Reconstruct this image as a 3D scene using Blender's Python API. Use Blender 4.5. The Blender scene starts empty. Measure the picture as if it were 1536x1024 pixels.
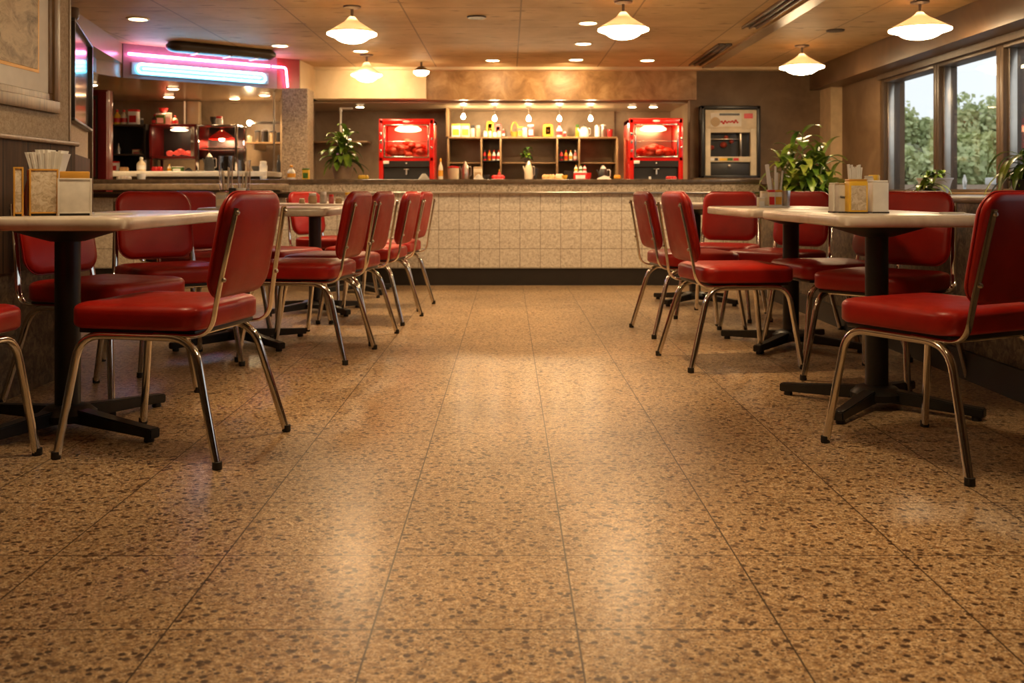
import bpy, bmesh, math, random
from mathutils import Vector, Matrix
random.seed(7)
C = bpy.context.scene.collection
PI = math.pi
# ------------------------------------------------------------ camera
CX, HY, F, CZ = 762.0, 288.0, 1500.0, 0.85
cd = bpy.data.cameras.new('camera'); cam = bpy.data.objects.new('camera', cd); C.objects.link(cam)
cam.location = (0, 0, CZ); cam.rotation_euler = (PI/2, 0, 0)
cd.sensor_width = 36; cd.lens = 36*F/1536; cd.shift_x = (768-CX)/1536; cd.shift_y = -(512-HY)/1536
cd.clip_end = 300
cd.dof.use_dof = True; cd.dof.focus_distance = 3.6; cd.dof.aperture_fstop = 5.0
bpy.context.scene.camera = cam
# ------------------------------------------------------------ view + world
vs = bpy.context.scene.view_settings
vs.view_transform = 'Standard'; vs.look = 'None'; vs.gamma = 1; vs.use_curve_mapping = False
vs.exposure = 0.2
world = bpy.data.worlds.new('overcast_sky'); bpy.context.scene.world = world
world.use_nodes = True
bg = world.node_tree.nodes['Background']
bg.inputs[0].default_value = (0.90, 0.95, 1.0, 1); bg.inputs[1].default_value = 1.12
LAMP = 58.0         # radiance of the pendant bowls
WARM = (1.0, 0.66, 0.33)
def area(name, loc, rot, sx, sy, power, col):
    l = bpy.data.lights.new(name, 'AREA'); l.shape = 'RECTANGLE'; l.size = sx; l.size_y = sy
    l.energy = power; l.color = col
    o = bpy.data.objects.new(name, l); C.objects.link(o); o.location = loc; o.rotation_euler = rot
    return o
def spot(name, loc, power, col=WARM, ang=110, r=.035, rot=(0, 0, 0)):
    l = bpy.data.lights.new(name, 'SPOT'); l.energy = power; l.color = col
    l.spot_size = math.radians(ang); l.spot_blend = .8; l.shadow_soft_size = r
    o = bpy.data.objects.new(name, l); C.objects.link(o); o.location = loc; o.rotation_euler = rot
    return o
def at(px, py, Y):      # a point of the photograph at depth Y
    return ((px-CX)/F*Y, Y, CZ-(py-HY)/F*Y)
# ------------------------------------------------------------ materials
MATS = {}
def nt(name):
    m = bpy.data.materials.new(name); m.use_nodes = True; MATS[name] = m
    t = m.node_tree; return m, t, t.nodes['Principled BSDF']
def N(t, ty, **k):
    n = t.nodes.new(ty)
    for a, v in k.items():
        if a.startswith('i_'):
            key = a[2:]; key = int(key) if key.isdigit() else key.replace('_', ' ')
            n.inputs[key].default_value = v
        else: setattr(n, a, v)
    return n
def ramp(t, stops, interp='LINEAR'):
    n = t.nodes.new('ShaderNodeValToRGB'); r = n.color_ramp; r.interpolation = interp
    while len(r.elements) > 1: r.elements.remove(r.elements[-1])
    r.elements[0].position = stops[0][0]; r.elements[0].color = (*stops[0][1], 1)
    for p, c in stops[1:]:
        e = r.elements.new(p); e.color = (*c, 1)
    return n
def coords(t, scale=(1, 1, 1), loc=(0, 0, 0), kind='Object'):
    c = t.nodes.new('ShaderNodeTexCoord'); m = t.nodes.new('ShaderNodeMapping')
    m.inputs['Scale'].default_value = scale; m.inputs['Location'].default_value = loc
    t.links.new(c.outputs[kind], m.inputs[0]); return m.outputs[0]
def mix(t, fac, a, b, mode='MIX'):
    n = t.nodes.new('ShaderNodeMix'); n.data_type = 'RGBA'; n.blend_type = mode
    for s, v in ((0, fac), (6, a), (7, b)):
        if hasattr(v, 'is_output'): t.links.new(v, n.inputs[s])
        elif s == 0: n.inputs[s].default_value = v
        else: n.inputs[s].default_value = (*v, 1)
    return n.outputs[2]
def bump(t, b, h, strength=.2, dist=.01):
    n = N(t, 'ShaderNodeBump'); n.inputs['Strength'].default_value = strength; n.inputs['Distance'].default_value = dist
    t.links.new(h, n.inputs['Height']); t.links.new(n.outputs[0], b.inputs['Normal'])
def simple(name, col, rough=.5, metal=0, var=.12, scale=12, coat=0, emit=None, es=0, spec=None, bmp=0):
    m, t, b = nt(name)
    b.inputs['Roughness'].default_value = rough; b.inputs['Metallic'].default_value = metal
    b.inputs['Coat Weight'].default_value = coat
    if spec is not None: b.inputs['Specular IOR Level'].default_value = spec
    n = N(t, 'ShaderNodeTexNoise'); n.inputs['Scale'].default_value = scale; n.inputs['Detail'].default_value = 4
    t.links.new(coords(t), n.inputs['Vector'])
    r = ramp(t, [(.3, tuple(c*(1-var) for c in col)), (.7, tuple(min(1, c*(1+var)) for c in col))])
    t.links.new(n.outputs['Fac'], r.inputs[0]); t.links.new(r.outputs[0], b.inputs['Base Color'])
    if bmp: bump(t, b, n.outputs['Fac'], bmp, .005)
    if emit:
        b.inputs['Emission Color'].default_value = (*emit, 1); b.inputs['Emission Strength'].default_value = es
    return m
def M(name): return MATS[name]
def grid_mask(t, sx, sy, ox, oy, w, axes=(0, 1)):
    """1 on the joints of a rectangular grid, in object metres"""
    c = t.nodes.new('ShaderNodeTexCoord'); s = t.nodes.new('ShaderNodeSeparateXYZ'); t.links.new(c.outputs['Object'], s.inputs[0])
    outs = []
    for ax, sp, of in ((axes[0], sx, ox), (axes[1], sy, oy)):
        a = N(t, 'ShaderNodeMath', operation='SUBTRACT'); t.links.new(s.outputs[ax], a.inputs[0]); a.inputs[1].default_value = of - sp/2
        p = N(t, 'ShaderNodeMath', operation='PINGPONG'); t.links.new(a.outputs[0], p.inputs[0]); p.inputs[1].default_value = sp/2
        g = N(t, 'ShaderNodeMath', operation='GREATER_THAN'); t.links.new(p.outputs[0], g.inputs[0]); g.inputs[1].default_value = sp/2 - w
        outs.append(g.outputs[0])
    mx = N(t, 'ShaderNodeMath', operation='MAXIMUM'); t.links.new(outs[0], mx.inputs[0]); t.links.new(outs[1], mx.inputs[1])
    return mx.outputs[0]
def noise(t, vec, scale, detail=4, rough=.55, dist=0):
    n = N(t, 'ShaderNodeTexNoise'); n.inputs['Scale'].default_value = scale; n.inputs['Detail'].default_value = detail
    n.inputs['Roughness'].default_value = rough; n.inputs['Distortion'].default_value = dist
    t.links.new(vec, n.inputs['Vector']); return n.outputs['Fac']
def voro(t, vec, scale, rnd=1):
    n = N(t, 'ShaderNodeTexVoronoi'); n.inputs['Scale'].default_value = scale; n.inputs['Randomness'].default_value = rnd
    t.links.new(vec, n.inputs['Vector']); return n
def rp(t, src, stops, interp='LINEAR'):
    r = ramp(t, stops, interp); t.links.new(src, r.inputs[0]); return r.outputs[0]
# floor: speckled tan tiles, dark joints
def floor_material():
    m, t, b = nt('speckled_floor_tile')
    v = coords(t)
    vs2 = coords(t, (1, 1.5, 1))
    base = rp(t, noise(t, v, 60, 6, .65), [(.32, (.12, .058, .020)), (.47, (.40, .235, .10)), (.60, (.66, .46, .245)), (.74, (.85, .68, .44))])
    fleck = rp(t, noise(t, vs2, 120, 3, .5, 1.5), [(.52, (0,)*3), (.66, (1,)*3)])
    c = mix(t, fleck, base, (.84, .68, .47))
    streak = rp(t, noise(t, vs2, 95, 2, .5, 2.2), [(.50, (0,)*3), (.62, (.75,)*3)])
    c = mix(t, streak, c, (.13, .06, .022))
    big = rp(t, noise(t, v, 2.2, 3), [(.3, (.80,)*3), (.7, (1.10,)*3)])
    c = mix(t, 1.0, c, big, 'MULTIPLY')
    a = voro(t, v, 40); sp = rp(t, a.outputs['Distance'], [(.26, (1,)*3), (.34, (0,)*3)])
    sel = rp(t, noise(t, v, 18, 3), [(.40, (0,)*3), (.48, (1,)*3)])
    s1 = mix(t, 1.0, sp, sel, 'MULTIPLY')
    c = mix(t, s1, c, (.06, .028, .012))
    a2 = voro(t, v, 95); sp2 = rp(t, a2.outputs['Distance'], [(.22, (1,)*3), (.32, (0,)*3)])
    sel2 = rp(t, noise(t, v, 30, 2), [(.44, (0,)*3), (.50, (1,)*3)])
    c = mix(t, mix(t, 1.0, sp2, sel2, 'MULTIPLY'), c, (.07, .035, .018))
    a3 = voro(t, v, 22); sp3 = rp(t, a3.outputs['Distance'], [(.17, (1,)*3), (.26, (0,)*3)])
    sel3 = rp(t, noise(t, v, 9, 2), [(.47, (0,)*3), (.54, (.9,)*3)])
    c = mix(t, mix(t, 1.0, sp3, sel3, 'MULTIPLY'), c, (.12, .06, .026))
    gm = grid_mask(t, .398, .396, .134, 1.944, .0019)
    c = mix(t, gm, c, (.045, .026, .014))
    t.links.new(c, b.inputs['Base Color'])
    rr = rp(t, noise(t, v, 40, 5, .7), [(.3, (.26,)*3), (.75, (.44,)*3)])
    t.links.new(rr, b.inputs['Roughness'])
    h = rp(t, noise(t, v, 90, 4), [(.3, (0,)*3), (.7, (1,)*3)])
    h = mix(t, gm, h, (0, 0, 0))
    bump(t, b, h, .22, .004)
    b.inputs['Coat Weight'].default_value = .25; b.inputs['Coat Roughness'].default_value = .22
floor_material()
def speckle(name, dark, mid, light, scale, rough, grid=None, joint=(.2, .15, .1), bmp=.1):
    m, t, b = nt(name); v = coords(t)
    c = rp(t, noise(t, v, scale, 5, .6, .8), [(.34, dark), (.48, mid), (.64, light)])
    a = voro(t, v, scale*1.6); s = rp(t, a.outputs['Distance'], [(.15, (.7,)*3), (.28, (0,)*3)])
    c = mix(t, s, c, tuple(x*.8 for x in dark))
    hsrc = noise(t, v, scale*2, 3)
    if grid:
        gm = grid_mask(t, *grid[:5], axes=grid[5]); c = mix(t, gm, c, joint)
        hsrc = mix(t, gm, rp(t, hsrc, [(.3, (.6,)*3), (.7, (1,)*3)]), (0, 0, 0))
    t.links.new(c, b.inputs['Base Color']); b.inputs['Roughness'].default_value = rough
    bump(t, b, hsrc, bmp, .004)
speckle('counter_tile', (.50, .42, .32), (.66, .58, .47), (.78, .71, .60), 42, .38, (.185, .171, -.261, .164, .0022, (0, 2)), (.20, .14, .09))
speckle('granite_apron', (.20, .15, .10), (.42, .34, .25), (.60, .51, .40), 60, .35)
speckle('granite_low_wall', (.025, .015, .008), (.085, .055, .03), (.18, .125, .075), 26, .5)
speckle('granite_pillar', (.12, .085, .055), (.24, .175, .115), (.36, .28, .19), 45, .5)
speckle('wallpaper', (.34, .26, .17), (.43, .34, .23), (.50, .40, .28), 60, .85, bmp=.3)
def ceiling_material():
    m, t, b = nt('aged_ceiling_panels'); v = coords(t)
    c = rp(t, noise(t, v, 1.6, 6, .6), [(.3, (.42, .28, .13)), (.6, (.60, .43, .23)), (.8, (.70, .53, .31))])
    st = rp(t, noise(t, coords(t, (3.2, 9, 1)), 1.3, 4, .5), [(.62, (0,)*3), (.68, (.7,)*3)])
    c = mix(t, st, c, (.20, .125, .06))
    gm = grid_mask(t, .92, .92, .1, .4, .006); c = mix(t, gm, c, (.27, .19, .11))
    t.links.new(c, b.inputs['Base Color']); b.inputs['Roughness'].default_value = .62
    bump(t, b, mix(t, gm, (1, 1, 1), (0, 0, 0)), .4, .01)
ceiling_material()
def mottle(name, a, b_, c_, sc, rough, bmp=.1, stretch=(1, 1, 1)):
    m, t, b = nt(name)
    c = rp(t, noise(t, coords(t, stretch), sc, 7, .65, .6), [(.3, a), (.5, b_), (.7, c_)])
    t.links.new(c, b.inputs['Base Color']); b.inputs['Roughness'].default_value = rough
    bump(t, b, noise(t, coords(t), sc*6, 4), bmp, .006)
mottle('brown_wall', (.10, .055, .024), (.15, .088, .042), (.20, .125, .065), 2.0, .6)
mottle('copper_bulkhead', (.19, .095, .03), (.36, .20, .075), (.55, .36, .17), 4.5, .42)
mottle('cream_bulkhead', (.62, .49, .30), (.70, .57, .37), (.76, .64, .45), 3, .6)
mottle('beige_metal', (.30, .22, .135), (.36, .27, .17), (.40, .31, .20), 1.5, .28)
mottle('bluegrey_metal', (.20, .19, .19), (.25, .245, .25), (.30, .29, .30), 1.5, .3)
mottle('kitchen_wall', (.20, .135, .08), (.30, .21, .13), (.40, .29, .19), 2.4, .35)
mottle('soffit_brown', (.075, .038, .016), (.11, .06, .028), (.15, .085, .042), 2.0, .4)
mottle('kitchen_soffit', (.20, .12, .06), (.27, .17, .09), (.33, .22, .125), 2.0, .22)
def planks():
    m, t, b = nt('wood_wainscot')
    c = rp(t, noise(t, coords(t, (8, 8, .8)), 5, 6, .6), [(.3, (.035, .016, .007)), (.7, (.095, .045, .02))])
    gm = grid_mask(t, 5, .21, 50, .05, .005, (0, 1)); c = mix(t, gm, c, (.008, .004, .002))
    t.links.new(c, b.inputs['Base Color']); b.inputs['Roughness'].default_value = .6; b.inputs['Specular IOR Level'].default_value = .2
    bump(t, b, mix(t, gm, (1, 1, 1), (0, 0, 0)), .5, .01)
planks()
def wood(name, a, c_, rough=.4):
    m, t, b = nt(name)
    c = rp(t, noise(t, coords(t, (14, 14, 1.5)), 4, 6, .6), [(.3, a), (.7, c_)])
    t.links.new(c, b.inputs['Base Color']); b.inputs['Roughness'].default_value = rough
wood('carved_frame_wood', (.09, .045, .017), (.24, .14, .06))
wood('shelf_wood', (.22, .13, .06), (.38, .25, .13), .35)
wood('window_bronze', (.055, .034, .02), (.10, .064, .04), .4)
def vinyl():
    m, t, b = nt('red_vinyl'); v = coords(t)
    c = rp(t, noise(t, v, 5, 5, .6), [(.3, (.26, .006, .003)), (.7, (.42, .013, .005))])
    t.links.new(c, b.inputs['Base Color'])
    r_ = rp(t, noise(t, v, 14, 5, .7), [(.3, (.30,)*3), (.7, (.46,)*3)]); t.links.new(r_, b.inputs['Roughness'])
    bump(t, b, noise(t, v, 170, 3), .10, .002); b.inputs['Specular IOR Level'].default_value = .38
vinyl()
def marble():
    m, t, b = nt('cream_laminate'); v = coords(t)
    c = rp(t, noise(t, v, 4, 8, .6, 1.4), [(.3, (.50, .42, .33)), (.5, (.64, .57, .48)), (.7, (.70, .64, .56))])
    t.links.new(c, b.inputs['Base Color']); b.inputs['Roughness'].default_value = .28
marble()
simple('chrome', (.72, .69, .64), .13, 1, .05, 9)
simple('steel', (.55, .50, .44), .28, 1, .1, 9)
simple('black_iron', (.012, .011, .010), .38, 0, .3, 20, bmp=.05)
simple('black_rubber', (.014, .013, .012), .6)
simple('black_plinth', (.020, .015, .012), .45)
simple('dark_countertop', (.115, .078, .05), .22, 0, .3, 20)
simple('stone_counter', (.33, .25, .17), .25, 0, .25, 24)
simple('black_metal', (.016, .013, .012), .35)
simple('dark_cabinet', (.040, .026, .017), .4)
simple('red_enamel', (.72, .012, .008), .22, 0, .06, 5, coat=.5)
simple('dark_red_paint', (.18, .012, .010), .3, 0, .15, 4, coat=.3)
simple('deep_red_panel', (.26, .018, .022), .4)
simple('mauve_panel', (.20, .12, .14), .35)
simple('white_trim', (.74, .70, .62), .4)
simple('cream_panel', (.68, .58, .42), .45)
simple('shade_metal', (.40, .29, .18), .45, .15)
def shade_mat():
    m, t, b = nt('frosted_shade'); out = t.nodes['Material Output']
    b.inputs['Base Color'].default_value = (.50, .36, .22, 1); b.inputs['Roughness'].default_value = .5
    tl = N(t, 'ShaderNodeBsdfTranslucent'); tl.inputs[0].default_value = (.75, .68, .58, 1)
    mx = N(t, 'ShaderNodeMixShader'); mx.inputs[0].default_value = .16
    t.links.new(b.outputs[0], mx.inputs[1]); t.links.new(tl.outputs[0], mx.inputs[2]); t.links.new(mx.outputs[0], out.inputs[0])
shade_mat()
simple('stem_metal', (.14, .10, .07), .4, .6)
simple('paper_white', (.80, .78, .73), .8, 0, .05, 30, bmp=.2)
simple('linen_white', (.78, .74, .66), .85, 0, .06, 14, bmp=.3)
simple('carton_grey', (.62, .58, .51), .6, 0, .1, 25, bmp=.15)
simple('gold_edge', (.66, .34, .055), .4, .2)
simple('sauce_brown', (.13, .02, .008), .2, 0, .2, 8, coat=.4)
simple('clay_pot', (.30, .19, .11), .6)
simple('grey_pot', (.62, .62, .60), .5)
simple('dark_pot', (.06, .045, .035), .5)
simple('soil', (.035, .022, .013), .9, 0, .4, 60, bmp=.4)
simple('stem_green', (.12, .14, .03), .6)
simple('amber', (.75, .36, .04), .25)
simple('yellow', (.85, .52, .04), .45)
simple('orange', (.82, .36, .03), .5)
simple('red', (.62, .02, .02), .35)
simple('pink', (.66, .18, .17), .5)
simple('white_plastic', (.82, .80, .76), .35)
simple('cream', (.76, .66, .48), .5)
simple('green_herb', (.06, .16, .02), .6, 0, .4, 40, bmp=.4)
simple('bread', (.66, .40, .17), .7, 0, .2, 20, bmp=.3)
simple('charcoal', (.03, .028, .028), .4)
simple('pastel_tan', (.52, .38, .22), .6)
simple('asphalt', (.22, .21, .20), .9)
simple('tan_render', (.42, .30, .21), .9)
simple('pale_roof', (.60, .58, .55), .8)
simple('trunk_bark', (.10, .07, .045), .9)
def leafmat(name, a, b2, rough=.4, trans=.25):
    m, t, b = nt(name)
    c = rp(t, noise(t, coords(t), 9, 3), [(.35, a), (.65, b2)])
    t.links.new(c, b.inputs['Base Color']); b.inputs['Roughness'].default_value = rough
    b.inputs['Subsurface Weight'].default_value = 0
leafmat('leaf_green', (.09, .19, .012), (.32, .44, .05), .32)
leafmat('leaf_dark', (.045, .105, .010), (.16, .27, .03), .32)
leafmat('leaf_variegated', (.09, .17, .012), (.40, .42, .07), .35)
def treemat(name, a, b2):
    m, t, b = nt(name)
    c = rp(t, noise(t, coords(t), .9, 5, .6), [(.35, a), (.65, b2)])
    t.links.new(c, b.inputs['Base Color']); b.inputs['Roughness'].default_value = .9; b.inputs['Specular IOR Level'].default_value = .1
treemat('tree_green', (.40, .46, .22), (.66, .68, .38))
treemat('tree_yellow_green', (.40, .45, .18), (.66, .66, .34))
treemat('tree_grey_green', (.36, .38, .25), (.56, .56, .40))
def glassmat(name, tint=(1, 1, 1), refl=.12, rough=.02):
    m, t, b = nt(name); out = t.nodes['Material Output']
    tr = N(t, 'ShaderNodeBsdfTransparent'); tr.inputs[0].default_value = (*tint, 1)
    gl = N(t, 'ShaderNodeBsdfGlossy'); gl.inputs['Roughness'].default_value = rough
    lw = N(t, 'ShaderNodeLayerWeight'); lw.inputs[0].default_value = refl
    mx = N(t, 'ShaderNodeMixShader'); t.links.new(lw.outputs['Facing'], mx.inputs[0])
    t.links.new(tr.outputs[0], mx.inputs[1]); t.links.new(gl.outputs[0], mx.inputs[2]); t.links.new(mx.outputs[0], out.inputs[0])
glassmat('window_glass', (.97, .985, .98), .05)
glassmat('clear_glass', (.97, .95, .92), .22, .05)
glassmat('case_glass', (.86, .84, .82), .16, .03)
def emitter(name, col, s):
    m, t, b = nt(name); b.inputs['Base Color'].default_value = (.8, .8, .8, 1)
    b.inputs['Emission Color'].default_value = (*col, 1); b.inputs['Emission Strength'].default_value = s
emitter('lamp_glass', (1, .71, .39), LAMP)
emitter('downlight_lens', (1, .70, .38), 22)
emitter('bulb_glow', (1, .72, .40), 330)
emitter('neon_pink', (1, .22, .52), 20)
emitter('neon_blue', (.10, .62, 1), 14)
emitter('heat_lamp_glow', (1, .36, .16), 16)
simple('heat_glow_red', (.55, .05, .02), .3, 0, .4, 14, emit=(1, .10, .05), es=.8)
emitter('warm_tube', (1, .72, .42), 12)
simple('mirror', (.62, .52, .42), .12, 1, .12, 3)
def artwork():
    m, t, b = nt('sepia_artwork'); v = coords(t, (1, 3, 5))
    c = rp(t, noise(t, v, 3.0, 8, .72, .9), [(.30, (.07, .045, .025)), (.42, (.30, .22, .13)), (.55, (.50, .39, .24)), (.7, (.62, .50, .32))])
    t.links.new(c, b.inputs['Base Color']); b.inputs['Roughness'].default_value = .5
artwork()
def filigree():
    m, t, b = nt('embossed_label'); v = coords(t)
    n = noise(t, v, 34, 4, .6, 2)
    c = rp(t, n, [(.40, (.45, .36, .24)), (.5, (.60, .50, .36)), (.6, (.68, .60, .48))])
    t.links.new(c, b.inputs['Base Color']); b.inputs['Roughness'].default_value = .4; bump(t, b, n, .4, .003)
filigree()
def meatmat():
    m, t, b = nt('glazed_food'); n = noise(t, coords(t), 14, 5, .6)
    c = rp(t, n, [(.35, (.30, .02, .01)), (.6, (.62, .09, .04)), (.75, (.75, .35, .2))])
    t.links.new(c, b.inputs['Base Color']); b.inputs['Roughness'].default_value = .3; bump(t, b, n, .5, .02)
meatmat()
# ------------------------------------------------------------ mesh helpers
def link(name, bm, mat, parent=None, smooth=35, matrix=None):
    me = bpy.data.meshes.new(name)
    bmesh.ops.recalc_face_normals(bm, faces=bm.faces[:])
    bm.to_mesh(me); bm.free()
    if matrix is not None: me.transform(matrix)
    o = bpy.data.objects.new(name, me); C.objects.link(o)
    for x in (mat if isinstance(mat, (list, tuple)) else [mat]): me.materials.append(M(x) if isinstance(x, str) else x)
    if smooth is not None:
        me.shade_smooth(); me.set_sharp_from_angle(angle=math.radians(smooth))
    if parent is not None: o.parent = parent
    return o
def root(name, loc, label, cat, group=None, rz=0):
    o = bpy.data.objects.new(name, None); C.objects.link(o); o.location = loc; o.rotation_euler = (0, 0, rz)
    o.empty_display_size = .1
    return tag(o, label, cat, group)
def tag(o, label=None, cat=None, group=None, kind=None):
    if label: o['label'] = label
    if cat: o['category'] = cat
    if group: o['group'] = group
    if kind: o['kind'] = kind
    return o
def struct(name, bm, mat, smooth=30):
    o = link(name, bm, mat, None, smooth); o['kind'] = 'structure'; return o
def nb(): return bmesh.new()
def box(bm, x0, x1, y0, y1, z0, z1, bev=0, seg=2, mi=0):
    vs_ = [bm.verts.new(p) for p in ((x0, y0, z0), (x1, y0, z0), (x1, y1, z0), (x0, y1, z0), (x0, y0, z1), (x1, y0, z1), (x1, y1, z1), (x0, y1, z1))]
    fs = [bm.faces.new([vs_[i] for i in q]) for q in ((0, 3, 2, 1), (4, 5, 6, 7), (0, 1, 5, 4), (1, 2, 6, 5), (2, 3, 7, 6), (3, 0, 4, 7))]
    for f in fs: f.material_index = mi
    if bev:
        es = list({e for f in fs for e in f.edges})
        bmesh.ops.bevel(bm, geom=es, offset=bev, segments=seg, affect='EDGES', profile=.5)
    return bm
def B(x0, x1, y0, y1, z0, z1, bev=0, seg=2): return box(nb(), x0, x1, y0, y1, z0, z1, bev, seg)
def prism(bm, poly, z0, z1):
    a = [bm.verts.new((x, y, z0)) for x, y in poly]; b = [bm.verts.new((x, y, z1)) for x, y in poly]
    n = len(poly); bm.faces.new(a[::-1]); bm.faces.new(b)
    for i in range(n): bm.faces.new((a[i], a[(i+1) % n], b[(i+1) % n], b[i]))
    return bm
def bar(bm, p, q, w, h, up=(0, 0, 1), bev=0):
    p, q = Vector(p), Vector(q); d = (q-p).normalized(); s = d.cross(Vector(up)).normalized(); u = s.cross(d)
    r = [s*w/2+u*h/2, -s*w/2+u*h/2, -s*w/2-u*h/2, s*w/2-u*h/2]
    a = [bm.verts.new(p+x) for x in r]; b = [bm.verts.new(q+x) for x in r]
    fs = [bm.faces.new(a), bm.faces.new(b[::-1])] + [bm.faces.new((a[i], b[i], b[(i+1) % 4], a[(i+1) % 4])) for i in range(4)]
    if bev: bmesh.ops.bevel(bm, geom=list({e for f in fs for e in f.edges}), offset=bev, segments=2, affect='EDGES')
    return bm
def fillet(pts, r, n=5):
    pts = [Vector(p) for p in pts]; out = [pts[0]]
    for i in range(1, len(pts)-1):
        a, b, c = pts[i-1], pts[i], pts[i+1]
        d1 = (a-b); d2 = (c-b); rr = min(r, d1.length*.48, d2.length*.48)
        p = b+d1.normalized()*rr; q = b+d2.normalized()*rr
        for k in range(n+1):
            u = k/n; out.append(p*(1-u)**2+b*2*u*(1-u)+q*u*u)
    out.append(pts[-1]); return out
def tube(bm, pts, r, seg=10, flat=1.0, side=None, taper=None):
    """round (or flattened) tube along pts; side = fixed wide direction"""
    pts = [Vector(p) for p in pts]; rings = []; prev = None
    for i, p in enumerate(pts):
        d = (pts[min(i+1, len(pts)-1)]-pts[max(i-1, 0)]).normalized()
        if side is not None: s = Vector(side); s = (s-d*s.dot(d)).normalized()
        else:
            if prev is None: prev = Vector((0, 0, 1)) if abs(d.z) < .9 else Vector((1, 0, 0))
            s = (prev-d*prev.dot(d)).normalized(); prev = s
        u = d.cross(s); rr = r*(taper(i/(len(pts)-1)) if taper else 1)
        rings.append([bm.verts.new(p+s*math.cos(2*PI*k/seg)*rr+u*math.sin(2*PI*k/seg)*rr*flat) for k in range(seg)])
    for a, b in zip(rings, rings[1:]):
        for k in range(seg): bm.faces.new((a[k], a[(k+1) % seg], b[(k+1) % seg], b[k]))
    bm.faces.new(rings[0][::-1]); bm.faces.new(rings[-1]); return bm
def lathe(bm, prof, seg=24, c=(0, 0, 0), close=True, wob=None):
    rings = []
    for r, z in prof:
        rings.append([bm.verts.new((c[0]+math.cos(2*PI*k/seg)*r*(wob(k, z) if wob else 1), c[1]+math.sin(2*PI*k/seg)*r*(wob(k, z) if wob else 1), c[2]+z)) for k in range(seg)])
    for a, b in zip(rings, rings[1:]):
        for k in range(seg): bm.faces.new((a[k], a[(k+1) % seg], b[(k+1) % seg], b[k]))
    if close:
        bm.faces.new(rings[0][::-1]); bm.faces.new(rings[-1])
    return bm
def L(prof, seg=24, c=(0, 0, 0), close=True): return lathe(nb(), prof, seg, c, close)
def rrect(hx, hy, r, n=6):
    r = min(r, hx*.99, hy*.99); out = []
    for cx, cy, a0 in ((hx-r, hy-r, 0), (-hx+r, hy-r, 90), (-hx+r, -hy+r, 180), (hx-r, -hy+r, 270)):
        for k in range(n+1):
            a = math.radians(a0+90*k/n); out.append((cx+r*math.cos(a), cy+r*math.sin(a)))
    return out
def cushion(bm, hx, hy, r, T, crown=.012, fn=None, n=6, back=.0, seam=.0):
    """rounded-rectangle pad with soft edges; fn maps (u,v,h)->xyz"""
    fn = fn or (lambda u, v, h: (u, v, h))
    lv = [(hx*.93, -back), (hx*.55, -back), (.07, -back*.5), (.028, -back*.15+.001), (.010, .004), (.002, .011), (0, .018), (0, T*.52), (seam, T*.56), (0, T*.60),
          (0, T-.017), (.004, T-.008), (.013, T-.001), (.032, T+crown*.35), (.08, T+crown*.7), (hx*.55, T+crown*.95), (hx*.93, T+crown)]
    rings = []
    for d, h in lv:
        sx = max(hx-d, .004); sy = max(hy-d*(hy/hx if d > .09 else 1), .004)
        rings.append([bm.verts.new(fn(u, v, h)) for u, v in rrect(sx, sy, max(r-d*.8, .003) if d < .09 else r*sx/hx, n)])
    m = len(rings[0])
    for a, b in zip(rings, rings[1:]):
        for k in range(m): bm.faces.new((a[k], a[(k+1) % m], b[(k+1) % m], b[k]))
    bm.faces.new(rings[0][::-1]); bm.faces.new(rings[-1]); return bm
def copy_thing(o, parent=None):
    c = o.copy(); C.objects.link(c)
    if parent is not None: c.parent = parent
    for ch in list(o.children): copy_thing(ch, c)
    return c
# ------------------------------------------------------------ room shell
ZC = 2.28
struct('floor', B(-6, 4.0, -3, 13.2, -.1, 0), 'speckled_floor_tile')
struct('ceiling', B(-6, 4.0, -3, 13.2, ZC, ZC+.12), 'aged_ceiling_panels')
struct('wall_rear', B(-6, 4.0, -3.15, -3, 0, ZC), 'brown_wall')
struct('wall_far_left', B(-6.15, -6, -3, 13.2, 0, ZC), 'kitchen_wall')
XL = -2.06
# near-left wall: granite foot, wood wainscot, wallpaper
struct('wall_left', B(XL-.16, XL, -3, 4.70, .50, ZC), 'wallpaper')
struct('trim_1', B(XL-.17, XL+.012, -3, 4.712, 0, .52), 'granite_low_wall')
struct('trim_2', B(XL-.17, XL+.02, -3, 4.715, .52, 1.065), 'wood_wainscot')
struct('trim_3', B(XL-.18, XL+.035, -3, 4.73, 1.065, 1.085, .005), 'carved_frame_wood')
struct('trim_4', B(XL-.165, XL+.004, 4.69, 4.706, 1.085, ZC), 'carved_frame_wood')
# second wall stub on the left, angled
A_, B_ = Vector((-2.55, 5.6)), Vector((-3.19, 7.6))
dr = (B_-A_).normalized(); nr = Vector((dr.y, -dr.x))      # towards +x
def strip(p, q, off0, off1, z0, z1):
    return prism(nb(), [tuple(p+nr*off0), tuple(p+nr*off1), tuple(q+nr*off1), tuple(q+nr*off0)], z0, z1)
struct('wall_side', strip(A_, B_, -.15, 0, 0, 1.96), 'wallpaper')
struct('trim_5', strip(A_, B_+dr*.01, -.16, .015, 0, 1.10), 'wood_wainscot')
struct('trim_6', strip(B_-dr*.02, B_+dr*.05, -.16, .03, 0, 1.96), 'soffit_brown')
# back walls
struct('wall_back', B(2.11, 4.0, 11.6, 11.75, 0, ZC), 'brown_wall')
struct('wall_niche_back', B(-2.9, 2.4, 13.0, 13.15, 0, ZC), 'kitchen_wall')
struct('wall_niche_right', B(2.11, 2.26, 11.75, 13.0, 0, ZC), 'beige_metal')
struct('wall_niche_left', B(-2.62, -2.5, 11.5, 13.0, 0, 1.95), 'kitchen_wall')
struct('wall_kitchen_back', B(-6, -2.62, 12.2, 12.35, 0, 1.95), 'kitchen_wall')
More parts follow.
